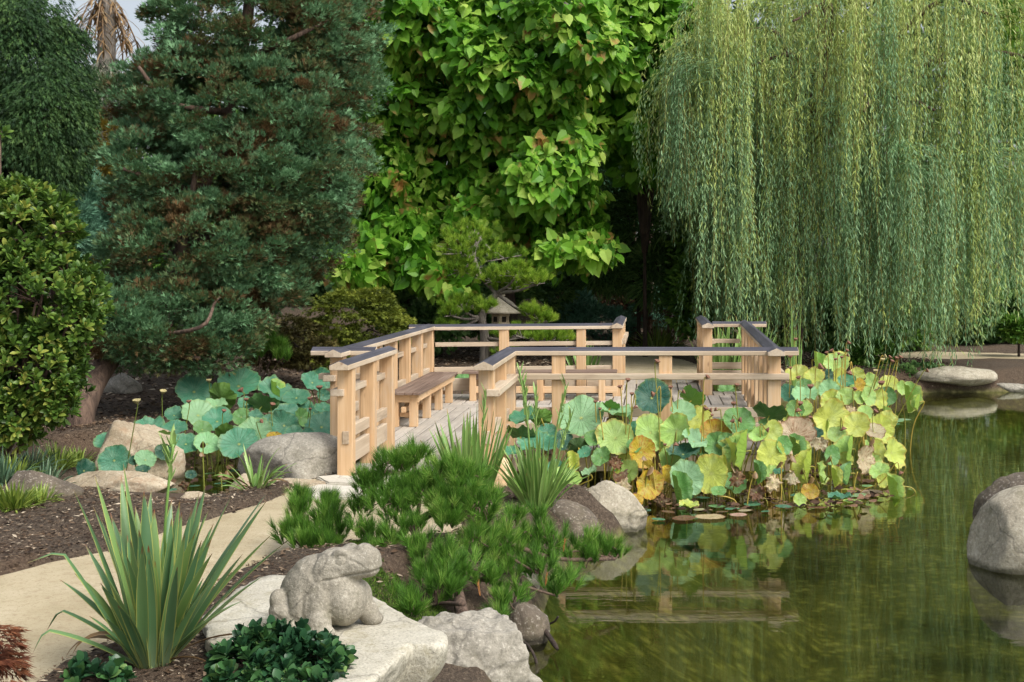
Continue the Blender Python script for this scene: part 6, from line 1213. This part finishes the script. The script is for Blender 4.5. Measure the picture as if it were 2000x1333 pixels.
#  px, py, size(px), tilt (deg, + right), bed
PD = [(1226, 744, 6, 10), (1211, 757, 5, -10), (1234, 771, 5, 5), (1163, 786, 4.5, 0), (1241, 794, 5, 170), (1277, 770, 6.5, -100), (1283, 708, 6.5, 20), (1172, 800, 4, 0), (1381, 738, 6, 35), (1439, 754, 5.5, 10), (1310, 758, 5, 0), (1334, 766, 5, 60), (1433, 790, 6, 0), (1378, 800, 6, 20), (1399, 801, 4.5, -60), (1387, 802, 5, 80), (1390, 812, 4, 20),
      (1444, 821, 6, 80), (1432, 824, 5.5, -30), (1498, 840, 5.5, 95), (1583, 757, 7, 0), (1320, 867, 6, 180), (1562, 790, 7, 10), (1559, 800, 6.5, 170), (1554, 664, 4.5, 10), (1601, 718, 8, 50), (1657, 671, 5, 30), (1654, 686, 4.5, 20), (1655, 695, 4, 60), (1615, 690, 4, -20), (1625, 686, 4.5, -30), (1638, 692, 4, 10), (1660, 727, 7, -160), (1669, 761, 5, 20), (1728, 697, 5, 60), (1724, 704, 5, 0),
      (1738, 699, 4.5, 30), (1742, 707, 5, 20), (1751, 701, 5, 10), (1758, 699, 5.5, 30), (1810, 725, 5, 60), (1710, 726, 5, 0), (1722, 750, 7, -10), (1709, 805, 6, 30), (1647, 836, 6, 160), (1583, 817, 4.5, 0), (1632, 703, 4, 0), (1644, 699, 4, 0), (1544, 698, 5, 0), (1544, 720, 4, 0), (1560, 739, 5, -20), (1758, 923, 6, 150), (1299, 870, 4, 0)]
PL = [(267, 786, 8, 0), (318, 767, 7, 15), (471, 764, 7, -30), (481, 782, 5, 0), (532, 792, 6, 20), (624, 759, 6.5, 0), (369, 786, 5, 0), (605, 780, 4.5, 0), (509, 824, 5, 60), (408, 745, 5.5, 0), (437, 804, 5, 20), (606, 800, 3.5, 0)]
def pod(px, py, sz, tl, bed):
    if bed == 'left': Y = np.interp(py, [740, 790, 830], [14.6, 13.4, 12.9]) if px > 300 else 12.2
    elif px < 1532: Y = np.interp(py, [700, 760, 870], [11.6, 11.75, 11.4])+gl_.uniform(-0.15, 0.15)
    else: Y = np.interp(py, [664, 720, 800, 930], [14.9, 14.4, 13.2, 11.6])
    c = P(px, py, Y); r = sz*Y/F*0.95; a = radians(tl); ax = Vector((sin(a), -0.25, cos(a))).normalized()
    lean = -0.10*math.sin(radians(min(90, max(-90, tl))))+gl_.normal()*0.06
    if px > 1700 and py < 740: lean = -0.18-0.1*gl_.random()
    if px in (1758,) and py > 900: lean = -0.35
    if px == 1810: lean = -0.5
    root = Vector((c.x+lean, c.y+gl_.uniform(0, 0.15), ZW)); t = empty('lotus_seed_pod', root)
    o = bpy.data.objects.new('seed_head', PM); COL.objects.link(o); o.parent = t; o.material_slots[0].link = 'OBJECT'; pale = px in (267, 318, 408, 1728, 1724, 1555, 1710, 1558); o.material_slots[0].material = m_podl if pale else m_pod
    o.matrix_local = Matrix.Translation(c-root-ax*r*0.5) @ ax.to_track_quat('Z', 'Y').to_matrix().to_4x4() @ Matrix.Scale(r, 4)
    e = c-root-ax*r*0.45; mb = MB(); up_ = Vector((0, 0, 1)); top = e-ax*0.05
    k = spline([(0, 0, -0.25), (0, 0, 0), tuple(e*0.5+Vector((gl_.normal()*0.015, 0, 0))), tuple(top.lerp(e+Vector((0, 0, 0.0)), 0.2)) if abs(tl) < 70 else tuple(e-ax*0.05+up_*0.03), tuple(e)], 6); tube(mb, k, 0.0048, 5); mb.build('stem', m_stem if bed == 'right' else m_stemg, t, smooth=True)
    pods.append((t, bed, 'pale' if pale else 'brown', px, py, 'hanging ' if abs(tl) > 120 else 'sideways-turned ' if abs(tl) >= 55 else 'upright '))
for a in PD: pod(*a, 'right')
for a in PL: pod(*a, 'left')

# floating pads
pads = []
FP = [(1365, 972, 20, 'T'), (1343, 984, 24, 'T'), (1430, 995, 14, 'T'), (1495, 1000, 9, 'T'), (1442, 1006, 19, 'B'), (1387, 1010, 31, 'B'), (1336, 1013, 24, 'R'), (1286, 1015, 15, 'T'), (1595, 992, 20, 'R'), (1597, 985, 13, 'Y'), (1670, 968, 26, 'P'), (1665, 979, 20, 'L'), (1700, 961, 23, 'B'), (1695, 939, 19, 'R'), (1656, 956, 14, 'Y'), (1694, 950, 15, 'P'), (1560, 968, 18, 'T'), (1470, 985, 20, 'T'),
      (1530, 990, 17, 'T'), (1400, 990, 16, 'G'), (1500, 975, 18, 'R'), (1745, 824, 22, 'P'), (1765, 820, 14, 'P'), (1745, 829, 14, 'T'), (1305, 1000, 13, 'R'), (1620, 965, 16, 'R'), (1410, 1000, 12, 'R'), (1455, 998, 14, 'B'), (1365, 996, 12, 'B'), (1260, 998, 14, 'T'), (330, 958, 16, 'T'), (262, 952, 10, 'T'), (380, 950, 12, 'D'), (430, 945, 12, 'T'), (410, 925, 12, 'G'), (455, 920, 12, 'D'), (310, 962, 12, 'D')]
for px, py, w_, cl in FP:
    c = G(px, py, ZW+0.012); r = w_*c.y/F; ob = bpy.data.objects.new('floating_leaf', BM['z'][int(gl_.integers(4))]); COL.objects.link(ob); ob.location = c+Vector((0, 0, 0.004*gl_.random())); ob.rotation_euler = (gl_.normal()*0.03, gl_.normal()*0.03, gl_.uniform(0, 6)); ob.scale = (r, r*0.9, r)
    ob.material_slots[0].link = 'OBJECT'; cc, mk, wd = LC[cl]; ob.material_slots[0].material = LM[mk]; ob.color = (*[v*gl_.uniform(0.85, 1.1) for v in lin(cc)], 1); pads.append((ob, 'left' if px < 700 else 'right', wd, px, py, ''))

ORD = ['first', 'second', 'third', 'fourth', 'fifth', 'sixth', 'seventh', 'eighth', 'ninth', 'tenth', 'eleventh', 'twelfth', 'thirteenth', 'fourteenth', 'fifteenth', 'sixteenth']
def zone(bed, px, py):
    if bed == 'back': return 'behind the deck'
    if bed == 'left':
        return ('high' if py < 800 else 'midway' if py < 855 else 'low')+' in left pool '+('by tan boulder' if px < 400 else 'by footbridge')
    r = 'high' if py < (830 if px < 1532 else 765) else 'midway' if py < (900 if px < 1532 else 860) else 'low'
    if px < 1190: return r+' beside the irises'
    return r+(' before the deck' if px < 1410 else ' by deck corner' if px < 1532 else ' right of deck')
def labels(items, noun, cat, grp):
    from collections import defaultdict
    d = defaultdict(list)
    for it in items: d[(it[5], it[2], zone(it[1], it[3], it[4]))].append(it)
    for (sh, colr, zn), l in d.items():
        l.sort(key=lambda q: q[3])
        for i, it in enumerate(l):
            s = (sh+colr+' '+noun+' '+zn)
            if len(l) > 1: s += ', '+(ORD[i] if i < 16 else str(i+1)+'th')+' from left'
            tag(it[0], s, cat, grp)
labels(bare, 'withered lotus stalk', 'lotus stalk', 'bare lotus stalks among the leaves')
labels(lotus, 'lotus leaf', 'lotus leaf', 'lotus leaves standing out of the pond')
labels(pods, 'lotus seed pod', 'seed pod', 'lotus seed pods on tall stems')
labels(pads, 'floating leaf', 'floating leaf', 'leaves floating flat at the foot of the lotus')
